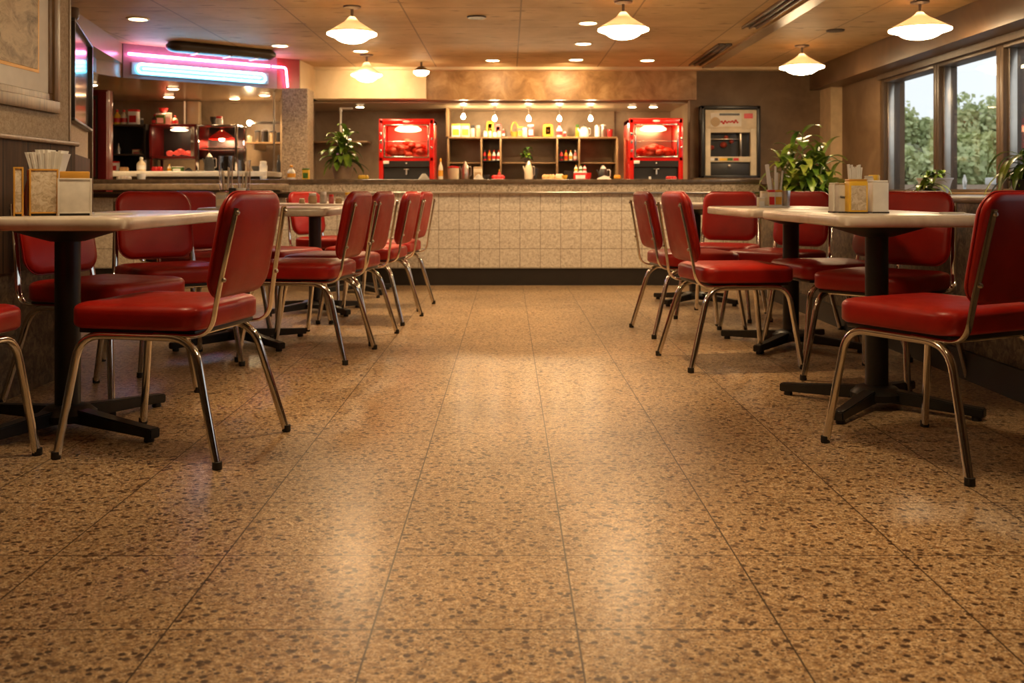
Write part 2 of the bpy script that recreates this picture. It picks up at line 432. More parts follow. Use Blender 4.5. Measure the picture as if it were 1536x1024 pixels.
# bulkheads
struct('trim_7', B(-.94, 2.18, 11.56, 12.98, 1.917, ZC), 'copper_bulkhead')
struct('trim_8', B(-2.24, -.94, 11.48, 12.98, 1.925, ZC), 'cream_bulkhead')
struct('trim_9', B(-2.5, 2.11, 11.75, 12.99, 1.895, 1.918), 'beige_metal')
P1_, P2_ = Vector((-3.71, 9.62)), Vector((-2.27, 10.83))
poly = [tuple(P1_), tuple(P2_), (-2.24, 11.48), (-2.24, 12.98), (-6, 12.98), (-6, 9.0), (-3.85, 9.2)]
struct('ceiling_kitchen', prism(nb(), poly, 1.95, ZC), 'kitchen_soffit')
struct('trim_10', prism(nb(), [(-3.71, 9.62), (-2.87, 4.7), (-6, 4.7), (-6, 9.2)], 2.088, ZC), 'beige_metal')
struct('trim_11', prism(nb(), [(-3.86, 9.5), (-3.02, 4.7), (-6, 4.7), (-6, 9.2)], 1.96, 2.088), 'bluegrey_metal')
# angled sign face of the bulkhead
fd = (P2_-P1_).normalized(); fn_ = Vector((fd.y, -fd.x))
def onface(s, z, off=0): p = P1_+fd*s+fn_*off; return (p.x, p.y, z)
FL = (P2_-P1_).length
def facepanel(s0, s1, z0, z1, t=.02):
    p, q = P1_+fd*s0, P1_+fd*s1
    return prism(nb(), [tuple(p), tuple(p+fn_*t), tuple(q+fn_*t), tuple(q)], z0, z1)
struct('trim_12', facepanel(0, FL*.86, 1.95, ZC-.001), 'mauve_panel')
struct('trim_13', facepanel(FL*.86, FL, 1.95, ZC-.001, .022), 'deep_red_panel')
struct('trim_14', prism(nb(), [(P2_.x, P2_.y), (P2_.x+.02, P2_.y-.0), (-2.215, 11.48), (-2.24, 11.48)], 1.95, ZC-.001), 'cream_bulkhead')
# granite pillar under the bulkhead corner
struct('wall_pillar', B(-2.40, -2.13, 10.62, 10.95, 0, 1.95), 'granite_pillar')
# right side: ledge, soffit, window wall
XR = 2.09
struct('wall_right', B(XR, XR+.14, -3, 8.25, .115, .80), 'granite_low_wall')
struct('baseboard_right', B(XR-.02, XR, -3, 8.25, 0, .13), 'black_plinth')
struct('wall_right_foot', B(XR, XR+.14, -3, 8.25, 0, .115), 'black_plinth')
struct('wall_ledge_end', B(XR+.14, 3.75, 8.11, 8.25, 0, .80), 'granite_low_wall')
struct('trim_15', B(XR-.01, 3.75, -3, 8.27, .80, .828, .004), 'soffit_brown')
struct('trim_16', B(3.5, 4.0, -3, 11.6, 2.03, ZC), 'soffit_brown')
struct('wall_window_low', B(3.75, 4.0, -3, 11.6, 0, .835), 'brown_wall')
struct('wall_window_far', B(3.75, 4.0, 10.08, 11.6, .835, 2.03), 'brown_wall')
struct('trim_17', B(3.62, 3.75, 11.22, 11.6, 0, 2.03), 'pastel_tan')
struct('trim_18', B(3.72, 4.0, 4.0, 10.08, 1.975, 2.03), 'window_bronze')
struct('trim_19', B(3.66, 4.0, 4.0, 10.08, .83, .848, .004), 'shelf_wood')
struct('wall_window_near', B(3.75, 4.0, -3, 1.2, .835, 2.03), 'brown_wall')
wy = [(8.80, 10.08), (7.66, 8.80), (6.52, 7.66), (5.38, 6.52), (4.24, 5.38), (3.10, 4.24), (1.9, 3.10)]  # nearer bays lie out of view, added to let daylight in
for i, (a, b) in enumerate(wy):
    bm = nb(); fw = .055
    for (y0, y1, z0, z1) in ((a, a+fw, .848, 1.975), (b-fw, b, .848, 1.975), (a+fw, b-fw, .848, .875), (a+fw, b-fw, 1.945, 1.975)):
        box(bm, 3.765, 3.93, y0, y1, z0, z1, .004)
    w = struct('window_%d' % (i+1), bm, 'window_bronze')
    bm = nb()
    for (y0, y1, z0, z1) in ((a+fw, a+fw+.03, .875, 1.945), (b-fw-.03, b-fw, .875, 1.945)):
        box(bm, 3.80, 3.86, y0, y1, z0, z1, .004)
    link('inner_frame', bm, 'steel', w)
    link('pane', B(3.835, 3.841, a+fw+.02, b-fw-.02, .865, 1.955), 'window_glass', w, None)
struct('trim_20', B(3.75, 4.0, 1.2, 1.9, .835, 2.03), 'brown_wall')
struct('trim_21', B(3.72, 4.0, 1.9, 4.0, 1.975, 2.03), 'window_bronze')
# ceiling trims and linear slots
struct('trim_22', B(2.22, 2.34, -3, 11.6, ZC-.018, ZC), 'beige_metal')
struct('trim_23', B(-2.22, 3.5, 11.42, 11.56, ZC-.03, ZC), 'cream_bulkhead')
def slot_vent(y0, y1, label):
    t = root('ceiling_vent', (2.09, (y0+y1)/2, ZC), label, 'air vent', 'linear slots in the ceiling'); h = (y1-y0)/2
    link('backing', B(-.055, .055, -h, h, -.006, 0), 'black_metal', t)
    for x in (-.06, 0, .06): link('rail', B(x-.009, x+.009, -h, h, -.022, 0, .003), 'soffit_brown', t)
slot_vent(9.62, 11.2, 'long narrow slot vent in the ceiling, the farther one near the back wall')
slot_vent(6.4, 8.65, 'long narrow slot vent in the ceiling, the nearer one at the top edge')
for i, (px, py) in enumerate(((1253, 45), (410, 100), (1133, 120), (715, 25))):
    x, y, z = at(px, py, 1.43*F/(HY-py))
    t = root('sprinkler_plate', (x, y, ZC), ['small dark ceiling plate between the two right hand pendants', 'small dark ceiling plate above the dark red sign panel',
        'small dark ceiling plate above the framed vending display', 'small dark ceiling plate left of the large centre pendant'][i], 'ceiling plate')
    link('plate', L([(.075, -.012), (.08, -.004), (.08, 0)], 16), 'dark_cabinet', t)
# ------------------------------------------------------------ counter
k = root('service_counter', (0, 9.1, 0), 'long service counter faced with speckled cream tiles above a black plinth', 'counter')
def cp(name, bm, m, lab=None):
    o = link(name, bm, m, k, matrix=Matrix.Translation((0, -9.1, 0)))
    if lab: o['label'] = lab
cp('countertop', B(-3.95, 2.30, 9.06, 9.80, .925, .966, .006), 'dark_countertop')
cp('apron', B(-1.98, 2.28, 9.075, 9.72, .853, .925), 'granite_apron', 'speckled granite apron under the dark countertop')
cp('trim_strip', B(-3.92, 2.29, 9.06, 9.70, .832, .853, .006), 'steel', 'polished steel strip')
cp('tile_front', B(-3.90, 2.27, 9.10, 9.70, .158, .832), 'counter_tile')
cp('plinth', B(-3.88, 2.25, 9.115, 9.68, 0, .158), 'black_plinth')
cp('bar_ledge', B(-3.95, -1.98, 8.95, 9.7, .868, .925, .01), 'stone_counter', 'brown stone bar ledge on the left end')
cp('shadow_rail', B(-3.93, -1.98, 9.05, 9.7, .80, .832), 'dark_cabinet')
# back counter
kb = root('back_counter', (0, 11.3, 0), 'low dark back counter carrying the red display cases and shelving', 'counter')
link('body', B(-2.48, 2.10, -.05, 1.66, 0, .955), 'dark_cabinet', kb)
link('worktop', B(-2.48, 2.10, -.10, 1.68, .955, .99, .005), 'dark_countertop', kb)
ZB = .99
kk = root('kitchen_counter', (-3.4, 11.0, 0), 'kitchen work counter with a pale steel edge under the oven shelves', 'counter')
link('body', B(-1.0, .78, -.15, 1.15, 0, 1.02), 'dark_cabinet', kk)
link('worktop', B(-1.02, .80, -.22, 1.18, 1.02, 1.075, .008), 'white_trim', kk)
link('pass_shelf', B(-.98, .76, -.32, -.18, .93, .96, .004), 'steel', kk)
ZK = 1.075
# ------------------------------------------------------------ dining chair
def make_chair():
    t = root('dining_chair', (0, 0, 0), '', 'chair')
    bm = nb(); cushion(bm, .230, .232, .07, .078, .012)
    seat = link('seat', bm, 'red_vinyl', t, 60, Matrix.Translation((0, .02, .412)))
    pan = link('seat_pan', B(-.20, .20, -.19, .22, .398, .414, .004), 'black_metal', seat)
    # backrest: pad curved around the sitter, leaning back
    def bf(u, v, h):
        z = .682+v; y = -.215-(z-.45)*.19-.028+.20*u*u*4*.20
        return (u, y+h, z)
    bm = nb(); cushion(bm, .190, .168, .070, .046, .006, bf, back=.004)
    back = link('backrest', bm, 'red_vinyl', t, 60)
    bm = nb()
    pts = [Vector(bf(u, v, .026)) for u, v in rrect(.1915, .1695, .070, 6)]; pts.append(pts[0])
    tube(bm, pts, .0035, 6); link('piping', bm, 'red_vinyl', back, 60)
    for sx in (-1, 1):
        rail = [(sx*.198, -.17, .392), (sx*.198, .17, .392)]
        f = fillet([(sx*.198, .05, .392), (sx*.201, .215, .392), (sx*.244, .268, .012)], .085, 7)
        bm = tube(nb(), f, .0132, 12); lf = link('leg', bm, 'chrome', t, 60)
        link('rubber_foot', L([(.0135, 0), (.0155, .003), (.0150, .024)], 12, (sx*.2455, .270, 0)), 'black_rubber', lf)
        f = fillet([(sx*.198, .05, .392), (sx*.201, -.185, .392), (sx*.248, -.290, .012)], .085, 7)
        bm = tube(nb(), f, .0132, 12); lr = link('leg', bm, 'chrome', t, 60)
        link('rubber_foot', L([(.0135, 0), (.0155, .003), (.0150, .024)], 12, (sx*.2495, -.292, 0)), 'black_rubber', lr)
        # flat upright: from under the seat up behind the pad
        y = lambda z, x: -.215-(z-.45)*.19-.028+.16*x*x-.010
        up = fillet([(sx*.196, -.05, .402), (sx*.206, -.246, .398), (sx*.196, y(.53, .19)-.003, .53), (sx*.174, y(.80, .174)-.003, .80)], .085, 9)
        bm = tube(nb(), up, .0150, 10, .42, side=(sx, 0, 0)); u = link('back_upright', bm, 'chrome', t, 60)
        for z in (.575, .785):
            yy = y(z, .19)-.012
            m = Matrix.Translation((sx*(.176 if z > .7 else .189), yy, z)) @ Matrix.Rotation(PI/2, 4, 'X')
            link('screw', L([(.0075, -.004), (.008, .002), (.004, .006)], 10), 'steel', u, 40, m)
    for yy in (.15, -.15):
        link('stretcher', tube(nb(), [(-.198, yy, .392), (.198, yy, .392)], .008, 8), 'chrome', t, 60)
    return t
chair = make_chair()
used = [0]
def put_chair(x, y, deg, label, group):
    """deg = direction the sitter faces, counter-clockwise from +x"""
    o = chair if not used[0] else copy_thing(chair)
    used[0] = 1
    o.location = (x, y, 0); o.rotation_euler = (0, 0, math.radians(deg-90))
    o['label'] = label; o['group'] = group
GA, GW = 'red chairs beside the aisle', 'red chairs on the wall side of the tables'
put_chair(-1.125, 3.37, 168, 'large red vinyl chair with its back to the aisle, nearest on the left', GA)
put_chair(-1.05, 5.21, 171, 'red vinyl chair on the left of the aisle, second from the camera', GA)
put_chair(-1.0, 5.82, 170, 'red vinyl chair on the left of the aisle, third from the camera', GA)
put_chair(-.92, 6.65, 171, 'red vinyl chair on the left of the aisle, fourth from the camera', GA)
put_chair(-.89, 7.40, 172, 'red vinyl chair on the left of the aisle, farthest one near the counter', GA)
put_chair(1.42, 3.27, 118, 'large red vinyl chair nearest on the right, partly outside the photo', GA)
put_chair(1.11, 5.0, 9, 'red vinyl chair with chrome legs at the middle table, right of the aisle', GA)
put_chair(1.10, 6.08, 8, 'red vinyl chair right of the aisle closest to the tiled counter', GA)
put_chair(-1.785, 2.98, 86, 'red chair at the left photo edge with only its seat corner and leg showing', GW)
put_chair(-1.66, 4.12, -22, 'dark red chair against the wall behind the nearest left table leg', GW)
put_chair(-1.66, 4.95, -52, 'red chair seen from the front behind the nearest left table', GW)
put_chair(-1.72, 5.78, -48, 'red chair whose back peeks out right behind the front facing left chair', GW)
put_chair(-2.08, 6.52, -40, 'red chair deep in the left corner beyond the second table', GW)
put_chair(-1.50, 6.38, -30, 'red chair standing between the second and third left tables', GW)
put_chair(-1.40, 7.95, -30, 'red chair beyond the third left table with its back against tiles', GW)
put_chair(1.70, 4.52, 222, 'red chair whose back rises behind the nearest right table below the window', GW)
put_chair(1.68, 5.20, 190, 'red chair tucked in by the low wall between the two right tables', GW)
put_chair(1.67, 6.17, 222, 'red chair at the low wall below the bushy plant', GW)
put_chair(1.46, 6.84, 245, 'red chair facing the camera in front of the counter end', GW)
# ------------------------------------------------------------ pedestal tables
TT = .768
def table(x0, x1, y0, y1, cx, cy, label, rot=45, arm=.42, r=.06):
    t = root('dining_table', (cx, cy, 0), label, 'table', 'cream topped pedestal tables')
    hx, hy = (x1-x0)/2, (y1-y0)/2; ox, oy = (x0+x1)/2-cx, (y0+y1)/2-cy
    bm = nb(); lv = [(.006, 0), (0, .006), (0, .034), (.006, .042), (.012, .044)]
    rings = [[bm.verts.new((u, v, h)) for u, v in rrect(hx-d, hy-d, r-d*.5, 6)] for d, h in lv]
    m = len(rings[0])
    for a, b in zip(rings, rings[1:]):
        for i in range(m): bm.faces.new((a[i], a[(i+1) % m], b[(i+1) % m], b[i]))
    bm.faces.new(rings[0][::-1]); bm.faces.new(rings[-1])
    link('tabletop', bm, 'cream_laminate', t, 50, Matrix.Translation((ox, oy, TT-.044)))
    link('top_plate', L([(.06, -.05), (.17, -.016), (.20, 0)], 24, (0, 0, TT-.044)), 'black_iron', t)
    link('column', L([(.047, .05), (.044, .075), (.044, TT-.06)], 24), 'black_iron', t)
    bs = link('base', L([(.10, .035), (.10, .06), (.075, .082), (.045, .09)], 24), 'black_iron', t)
    for q in range(4):
        a = math.radians(rot+90*q); d = Vector((math.cos(a), math.sin(a), 0))
        bm = nb(); s = Vector((-d.y, d.x, 0))
        prof = [(.03, .026, .028, .080), (.12, .026, .026, .074), (arm-.06, .022, .018, .052), (arm, .022, .014, .048)]
        rings = [[bm.verts.new(d*u+s*w*sg+Vector((0, 0, z))) for sg, z in ((-1, z0), (1, z0), (1, z1), (-1, z1))] for u, w, z0, z1 in prof]
        for a2, b2 in zip(rings, rings[1:]):
            for i in range(4): bm.faces.new((a2[i], a2[(i+1) % 4], b2[(i+1) % 4], b2[i]))
        bm.faces.new(rings[0][::-1]); bm.faces.new(rings[-1])
        bmesh.ops.bevel(bm, geom=bm.edges[:], offset=.004, segments=2, affect='EDGES')
        fo = link('foot', bm, 'black_iron', t, 40)
        link('glide', L([(.016, 0), (.018, .004), (.016, .018)], 12, tuple(d*(arm-.03))), 'black_rubber', fo)
    return t
table(-1.72, -1.235, 3.24, 4.50, -1.585, 3.60, 'cream topped pedestal table nearest on the left, holding the napkin boxes', 62, .44)
table(-1.62, -.93, 5.15, 5.98, -1.50, 5.62, 'second cream topped table on the left, mostly hidden by the large chair back', 45, .42)
table(-1.85, -.95, 6.90, 7.60, -1.37, 7.10, 'third cream topped table on the left, holding small glass jars', 45, .40)
table(-1.75, -.90, 8.20, 8.80, -1.30, 8.50, 'farthest cream topped table on the left, just before the counter', 45, .38)
table(1.19, 1.76, 3.55, 4.72, 1.46, 3.96, 'cream topped pedestal table nearest on the right, holding the yellow box', 50, .40)
table(1.17, 1.78, 4.86, 5.92, 1.57, 5.55, 'middle cream topped table on the right, holding cream packets and paper sticks', 50, .42)
table(.98, 1.90, 7.35, 8.05, 1.44, 7.70, 'farthest cream topped table on the right, close to the counter', 45, .38)
# ------------------------------------------------------------ pendants
def pendant(x, y, d, label, group='glowing pendant lamps'):
    t = root('pendant_lamp', (x, y, ZC), label, 'lamp', group); R = d/2; zr = -.205
    link('canopy', L([(.07, 0), (.068, -.012), (.03, -.022)], 24), 'stem_metal', t)
    link('stem', tube(nb(), [(0, 0, -.01), (0, 0, zr+.11)], .011, 10), 'stem_metal', t)
    link('shade', L([(.022, zr+.125), (.035, zr+.11), (R*.30, zr+.085), (R*.62, zr+.045), (R*.93, zr+.008), (R, zr), (R, zr-.006), (R*.9, zr+.004), (R*.6, zr+.035), (.03, zr+.08)], 40, close=False), 'frosted_shade', t, 60)
    link('glass_bowl', L([(R*.97, zr-.004), (R*.99, zr-.014), (R*.86, zr-.024), (R*.70, zr-.034), (R*.60, zr-.052), (R*.42, zr-.070), (R*.18, zr-.080), (.005, zr-.082)], 40), 'lamp_glass', t, 60)
pl = [(at(528, 0, 7.7)[0], 7.7, .385, 'large white glass pendant lamp at the top left of centre, before the neon'),
      (at(935, 0, 7.5)[0], 7.5, .385, 'white glass pendant lamp at the top centre right of the photo'),
      (at(1380, 0, 7.5)[0], 7.5, .45, 'largest white glass pendant lamp in front of the windows'),
      (at(1203, 0, 9.75)[0], 9.75, .43, 'white glass pendant lamp above the bushy plant'),
      (at(550, 0, 10.4)[0], 10.4, .325, 'small white glass pendant lamp in front of the cream bulkhead')]
for a in pl: pendant(*a)
for i, (x, y) in enumerate(((-1.2, 3.05), (1.0, 2.9))):  # unseen pendants added to fill-light the near chairs and tables
    pendant(x, y, .31, 'added fill pendant lamp out of view, over the %s' % ['near left tables', 'near right tables'][i])
# small spot fixture
x, y, z = at(632, 95, 11.0)
t = root('spot_fixture', (x, y, ZC), 'small glass ceiling fitting hanging right of the small pendant', 'lamp')
link('stem', tube(nb(), [(0, 0, 0), (0, 0, -.07)], .012, 8), 'stem_metal', t)
link('cap', L([(.03, -.05), (.075, -.085), (.08, -.10)], 20), 'stem_metal', t)
link('glass_bowl', L([(.085, -.10), (.085, -.125), (.05, -.15), (.01, -.155)], 20), 'downlight_lens', t)
# recessed downlights
DL = [(207, 28, 'top left corner by the beige bulkhead'), (420, 68, 'above the right end of the pink neon'), (882, 34, 'left of the top centre pendant'), (875, 65, 'below left of the top centre pendant'),
      (739, 90, 'leftmost of the row above the copper bulkhead'), (864, 89, 'middle of the row above the copper bulkhead'), (971, 90, 'right end of the row above the copper bulkhead'), (541, 76, 'just above the small pendant')]
for px, py, lb in DL:
    Y = 1.43*F/(HY-py); x, y, z = at(px, py, Y)
    t = root('downlight', (x, y, ZC), 'round recessed downlight, ' + lb, 'ceiling light', 'recessed downlights in the ceiling')
    link('ring', L([(.078, -.010), (.092, -.008), (.095, 0), (.07, 0), (.07, -.008)], 24, close=False), 'cream_panel', t)
    link('lens', L([(.071, -.007), (.071, -.004)], 24), 'downlight_lens', t)
    spot('downlight_beam', (x, y, ZC-.03), 62, ang=120)
for i, (x, y) in enumerate(((-.5, 6.6), (.6, 5.0), (-.35, 4.2), (.35, 2.1))):  # unseen downlights added to pool light on the aisle floor
    t = root('downlight', (x, y, ZC), 'added round recessed downlight out of view nearer the camera, ' + ['over the far aisle', 'over the right of the aisle', 'over the left of the aisle', 'over the near floor'][i], 'ceiling light', 'recessed downlights in the ceiling')
    link('ring', L([(.078, -.010), (.092, -.008), (.095, 0), (.07, 0), (.07, -.008)], 24, close=False), 'cream_panel', t)
    link('lens', L([(.071, -.007), (.071, -.004)], 24), 'downlight_lens', t)
    spot('downlight_beam', (x, y, ZC-.03), (150, 125, 105, 75)[i], ang=62)
# small wall washing spots in the niche, in front of the shelving
for i, (px, py) in enumerate(((695, 175), (742, 178), (793, 178), (839, 178), (886, 178))):
    x, y, z = at(px, py, 12.25)
    t = root('spotlight', (x, y, 1.895), 'small bright bulb under the niche ceiling, ' + ['first', 'second', 'third', 'fourth', 'fifth'][i] + ' from the left above the shelves', 'lamp', 'bulbs above the shelves')
    link('base', L([(.035, 0), (.035, -.012), (.012, -.016)], 16), 'steel', t)
    link('stem', tube(nb(), [(0, 0, -.01), (0, 0, z-1.895+.03)], .006, 8), 'steel', t)
    link('bulb', L([(.006, z-1.895+.04), (.022, z-1.895+.015), (.027, z-1.895-.005), (.018, z-1.895-.025), (.004, z-1.895-.030)], 16), 'bulb_glow', t, 60)
for i, px in enumerate((540, 1070-90, 948)):
    x, y, z = at(px, 158, 12.2)
    t = root('puck_light', (x, y, 1.895), 'flat puck light in the niche ceiling ' + ['above the potted plant', 'above the right side of the right red case', 'above the left side of the right red case'][i], 'ceiling light')
    link('ring', L([(.055, -.010), (.062, 0)], 20), 'steel', t); link('lens', L([(.045, -.014), (.05, -.009)], 20), 'downlight_lens', t)
    spot('puck_beam', (x, y, 1.87), 24)
for px, e in ((745, 14), (850, 26), (560, 26)): spot('bulkhead_wash', (at(px, 100, 11.1)[0], 10.95, ZC-.10), e, rot=(math.radians(68), 0, 0), ang=125)  # spots without fittings, added to brighten the bulkhead faces
# kitchen lights
for i, (x, y) in enumerate(((-4.25, 10.2), (-3.55, 10.6), (-2.75, 11.3), (-3.9, 11.5), (-3.2, 11.7))):
    t = root('puck_light', (x, y, 1.95), 'flat puck light in the low kitchen ceiling, ' + ['over the dark red cabinet', 'over the red oven', 'over the open pot shelf', 'over the dark shelf rack', 'over the steel display case'][i], 'ceiling light')
    link('ring', L([(.065, -.010), (.075, 0)], 20), 'steel', t); link('lens', L([(.052, -.014), (.058, -.009)], 20), 'downlight_lens', t)
    spot('puck_beam', (x, y, 1.92), 40)
# ------------------------------------------------------------ neon sign
t = root('neon_tube', onface(0, 2.2), 'long straight pink neon tube along the top of the angled bulkhead', 'neon light')
Minv = Matrix.Translation(-Vector(onface(0, 2.2)))
bm = tube(nb(), [onface(.03, 2.175, .075), onface(FL*.80, 2.175, .075)], .013, 10)
link('glass_tube', bm, 'neon_pink', t, 60, Minv)
for s in (.2, .8, 1.35): link('clip', tube(nb(), [onface(s, 2.175, .02), onface(s, 2.175, .07)], .006, 6), 'steel', t, 60, Minv)
t = root('neon_tube', onface(FL*.8, 2.2), 'short pink neon piece bending down at the right end of the bulkhead', 'neon light')
bm = tube(nb(), fillet([onface(FL*.815, 2.175, .075), onface(FL*.90, 2.175, .075), onface(FL*.915, 1.97, .06)], .03), .010, 10)
link('glass_tube', bm, 'neon_pink', t, 60, Matrix.Translation(-Vector(onface(FL*.8, 2.2))))
t = root('neon_sign', onface(.5, 2.06), 'pale blue neon loop shaped like a long rounded bar', 'neon light')
Minv = Matrix.Translation(-Vector(onface(.5, 2.06)))
c0 = FL*.42; hw = FL*.355; pts = []
for u, v in rrect(hw, .042, .042, 8): pts.append(onface(c0+u, 2.045+v, .07))
pts.append(pts[0]); link('outer_loop', tube(nb(), pts, .012, 8), 'neon_blue', t, 60, Minv)
link('inner_bar', tube(nb(), [onface(c0-hw+.05, 2.045, .07), onface(c0+hw-.05, 2.045, .07)], .009, 8), 'neon_blue', t, 60, Minv)
link('backing', facepanel(c0-hw-.05, c0+hw+.05, 1.985, 2.105, .045), 'bluegrey_metal', t, 30, Minv)
# dark oval fitting under the ceiling
p = onface(FL*.44, 0, .42)
t = root('ceiling_fan_housing', (p[0], p[1], ZC), 'dark elongated oval fitting hung under the ceiling above the neon', 'ceiling fitting', rz=math.atan2(fd.y, fd.x))
bm = nb(); rings = []
for d, h in ((.03, 0), (.0, -.03), (0, -.06), (.03, -.085), (.07, -.095)):
    rings.append([bm.verts.new((u, v, h)) for u, v in rrect(.56-d, .13-d, .13, 6)])
for a, b in zip(rings, rings[1:]):
    for i in range(len(a)): bm.faces.new((a[i], a[(i+1) % len(a)], b[(i+1) % len(a)], b[i]))
bm.faces.new(rings[0][::-1]); bm.faces.new(rings[-1])
link('housing', bm, 'dark_cabinet', t, 60)
for xx in (-.28, .05, .33): link('grille_bar', B(xx-.012, xx+.012, -.09, .09, -.104, -.092, .003), 'steel', t)
# ------------------------------------------------------------ wall picture and mirror
t = root('framed_picture', (XL, 3.7, 1.6), 'large carved wood frame with a sepia print on the left wall', 'picture')
y0, y1, z0, z1 = 2.95-3.7, 4.55-3.7, 1.205-1.6, 2.10-1.6
bm = nb()
for w, d in ((.085, .014), (.055, .024), (.022, .016)):
    for (a, b, c, e) in ((y0, y1, z0, z0+w), (y0, y1, z1-w, z1), (y0, y0+w, z0+w, z1-w), (y1-w, y1, z0+w, z1-w)):
        box(bm, 0, d, a, b, c, e, .004)
link('frame', bm, 'carved_frame_wood', t)
link('mat_board', B(0, .007, y0+.08, y1-.08, z0+.08, z1-.08), 'linen_white', t)
link('gilt_line', B(0, .009, y0+.175, y1-.175, z0+.165, z1-.165), 'gold_edge', t)
link('print', B(0, .011, y0+.19, y1-.19, z0+.18, z1-.18), 'sepia_artwork', t)
mc = A_+(B_-A_)*.64
t = root('wall_mirror', (mc.x+nr.x*.0, mc.y+nr.y*.0, 1.62), 'tall black framed mirror on the angled wall left of the kitchen', 'mirror', rz=math.atan2(dr.y, dr.x))
bm = nb(); h = .63
for (a, b, c, e) in ((-h, h, -.32, -.30), (-h, h, .31, .33), (-h, -h+.03, -.30, .31), (h-.05, h, -.30, .31)): box(bm, a, b, -.045, 0, c, e, .004)
link('frame', bm, 'black_metal', t); link('mirror_glass', B(-h+.02, h-.04, -.02, 0, -.305, .315), 'mirror', t)
# wall camera on beige bulkhead
x, y, z = at(113, 28, 7.6)
t = root('ceiling_camera', (x-.02, y, 2.2), 'small dark dome fitting on the beige bulkhead beside the picture wall', 'camera')
link('bracket', tube(nb(), [(-.06, 0, .03), (0, 0, .03)], .02, 10), 'dark_cabinet', t)
link('dome', L([(.045, .05), (.05, .0), (.042, -.03), (.02, -.05), (.003, -.054)], 18), 'soffit_brown', t, 60)
# ------------------------------------------------------------ red display cases
def display_case(px0, px1, Y, ztop, depth, label, knobs=True):
    x0, x1 = at(px0, 0, Y)[0], at(px1, 0, Y)[0]; w = x1-x0; H = ztop-ZB
    t = root('display_case', ((x0+x1)/2, Y, ZB), label, 'food warmer', 'red glass fronted food cases'); hw = w/2
    bm = nb(); fr = .052; wz0 = H*.36
    for sg in (-1, 1): box(bm, sg*hw-(0 if sg < 0 else fr), sg*hw+(fr if sg < 0 else 0), 0, depth, 0, H, .01)
    box(bm, -hw, hw, 0, depth, H-.065, H, .012); box(bm, -hw+.01, hw-.01, 0, .03, wz0-.035, wz0)
    box(bm, -hw+.02, hw-.02, depth-.02, depth-.005, 0, H-.02); box(bm, -hw+.02, hw-.02, .02, depth, wz0-.03, wz0-.01)
    link('body', bm, 'red_enamel', t)
    ww = hw-fr-.004
    bm = nb()
    for (a, b, c, e) in ((-ww, ww, wz0, wz0+.014), (-ww, ww, H-.08, H-.065), (-ww, -ww+.018, wz0, H-.065), (ww-.018, ww, wz0, H-.065), (-ww, ww, wz0+(H-.07-wz0)*.48, wz0+(H-.07-wz0)*.48+.009)):
        box(bm, a, b, -.012, .012, c, e, .003)
    dr_ = link('door', bm, 'chrome', t); link('glass', B(-ww+.01, ww-.01, -.003, .003, wz0+.01, H-.075), 'case_glass', dr_, None)
    for zz in (wz0+.06, wz0+.16, wz0+.25): link('hinge', B(-hw+.012, -hw+.038, -.014, .004, zz, zz+.035, .004), 'chrome', t)
    for zz in (wz0+.10, wz0+.20): link('latch', B(hw-.036, hw-.014, -.014, .004, zz, zz+.028, .004), 'chrome', t)
    link('lining', B(-ww, ww, depth-.05, depth-.03, wz0, H-.07), 'steel' if px0 > 700 else 'pink', t)
    link('heat_lamp', L([(.11, .0), (.15, -.03), (.15, -.045), (.10, -.06)], 24, (0, depth*.45, H-.075)), 'heat_lamp_glow', t)
    bm = nb(); rnd = random.Random(px0)
    for i in range(34):
        r = .03+rnd.random()*.03; q = rnd.random()-.5; c = (q*(w-.26), depth*.25+rnd.random()*depth*.4, wz0+r*.8+(.17 if px0 < 700 else .10)*rnd.random()*(1-abs(q)*1.2))
        bmesh.ops.create_icosphere(bm, subdivisions=2, radius=r, matrix=Matrix.Translation(c) @ Matrix.Diagonal((1.3, 1, .8, 1)))
    f = link('roast_food', bm, 'glazed_food', t, 60); f['kind'] = 'stuff'
    link('tray', B(-ww+.01, ww-.01, .03, depth-.06, wz0-.004, wz0+.012, .003), 'steel', t)
    link('control_panel', B(-ww, ww, .004, .03, wz0-.105, wz0-.03), 'black_metal', t)
    link('badge', B(-ww-.005, -ww+.06, -.004, .008, wz0-.07, wz0-.035, .003), 'white_plastic', t)
    link('button', L([(.008, 0), (.008, -.008)], 10, (0, 0, 0)), 'white_plastic', t, 40, Matrix.Translation((0, 0, wz0-.062)) @ Matrix.Rotation(-PI/2, 4, 'X'))
    bm = nb(); box(bm, -ww, ww, .05, .07, .02, wz0-.11); box(bm, -ww, ww, .02, .07, .0, .02)
    dw = link('lower_bay', bm, 'charcoal', t)
    link('tap', tube(nb(), [(0, .05, wz0-.13), (0, .0, wz0-.14), (0, -.005, wz0-.19)], .010, 8), 'steel', dw)
    link('tap_handle', B(-.03, .03, -.01, .02, wz0-.135, wz0-.125, .003), 'steel', dw)
    link('top_badge', L([(.035, 0), (.03, -.004)], 20), 'white_plastic', t, 40, Matrix.Translation((0, -.001, H-.033)) @ Matrix.Diagonal((1.2, 1, .35, 1)) @ Matrix.Rotation(-PI/2, 4, 'X'))
    return t
display_case(568, 651, 11.25, at(0, 178, 11.25)[2], .45, 'red glass fronted food warmer right of the potted plant')
display_case(944, 1025, 11.25, at(0, 177, 11.25)[2], .55, 'red glass fronted food warmer left of the framed vending display')
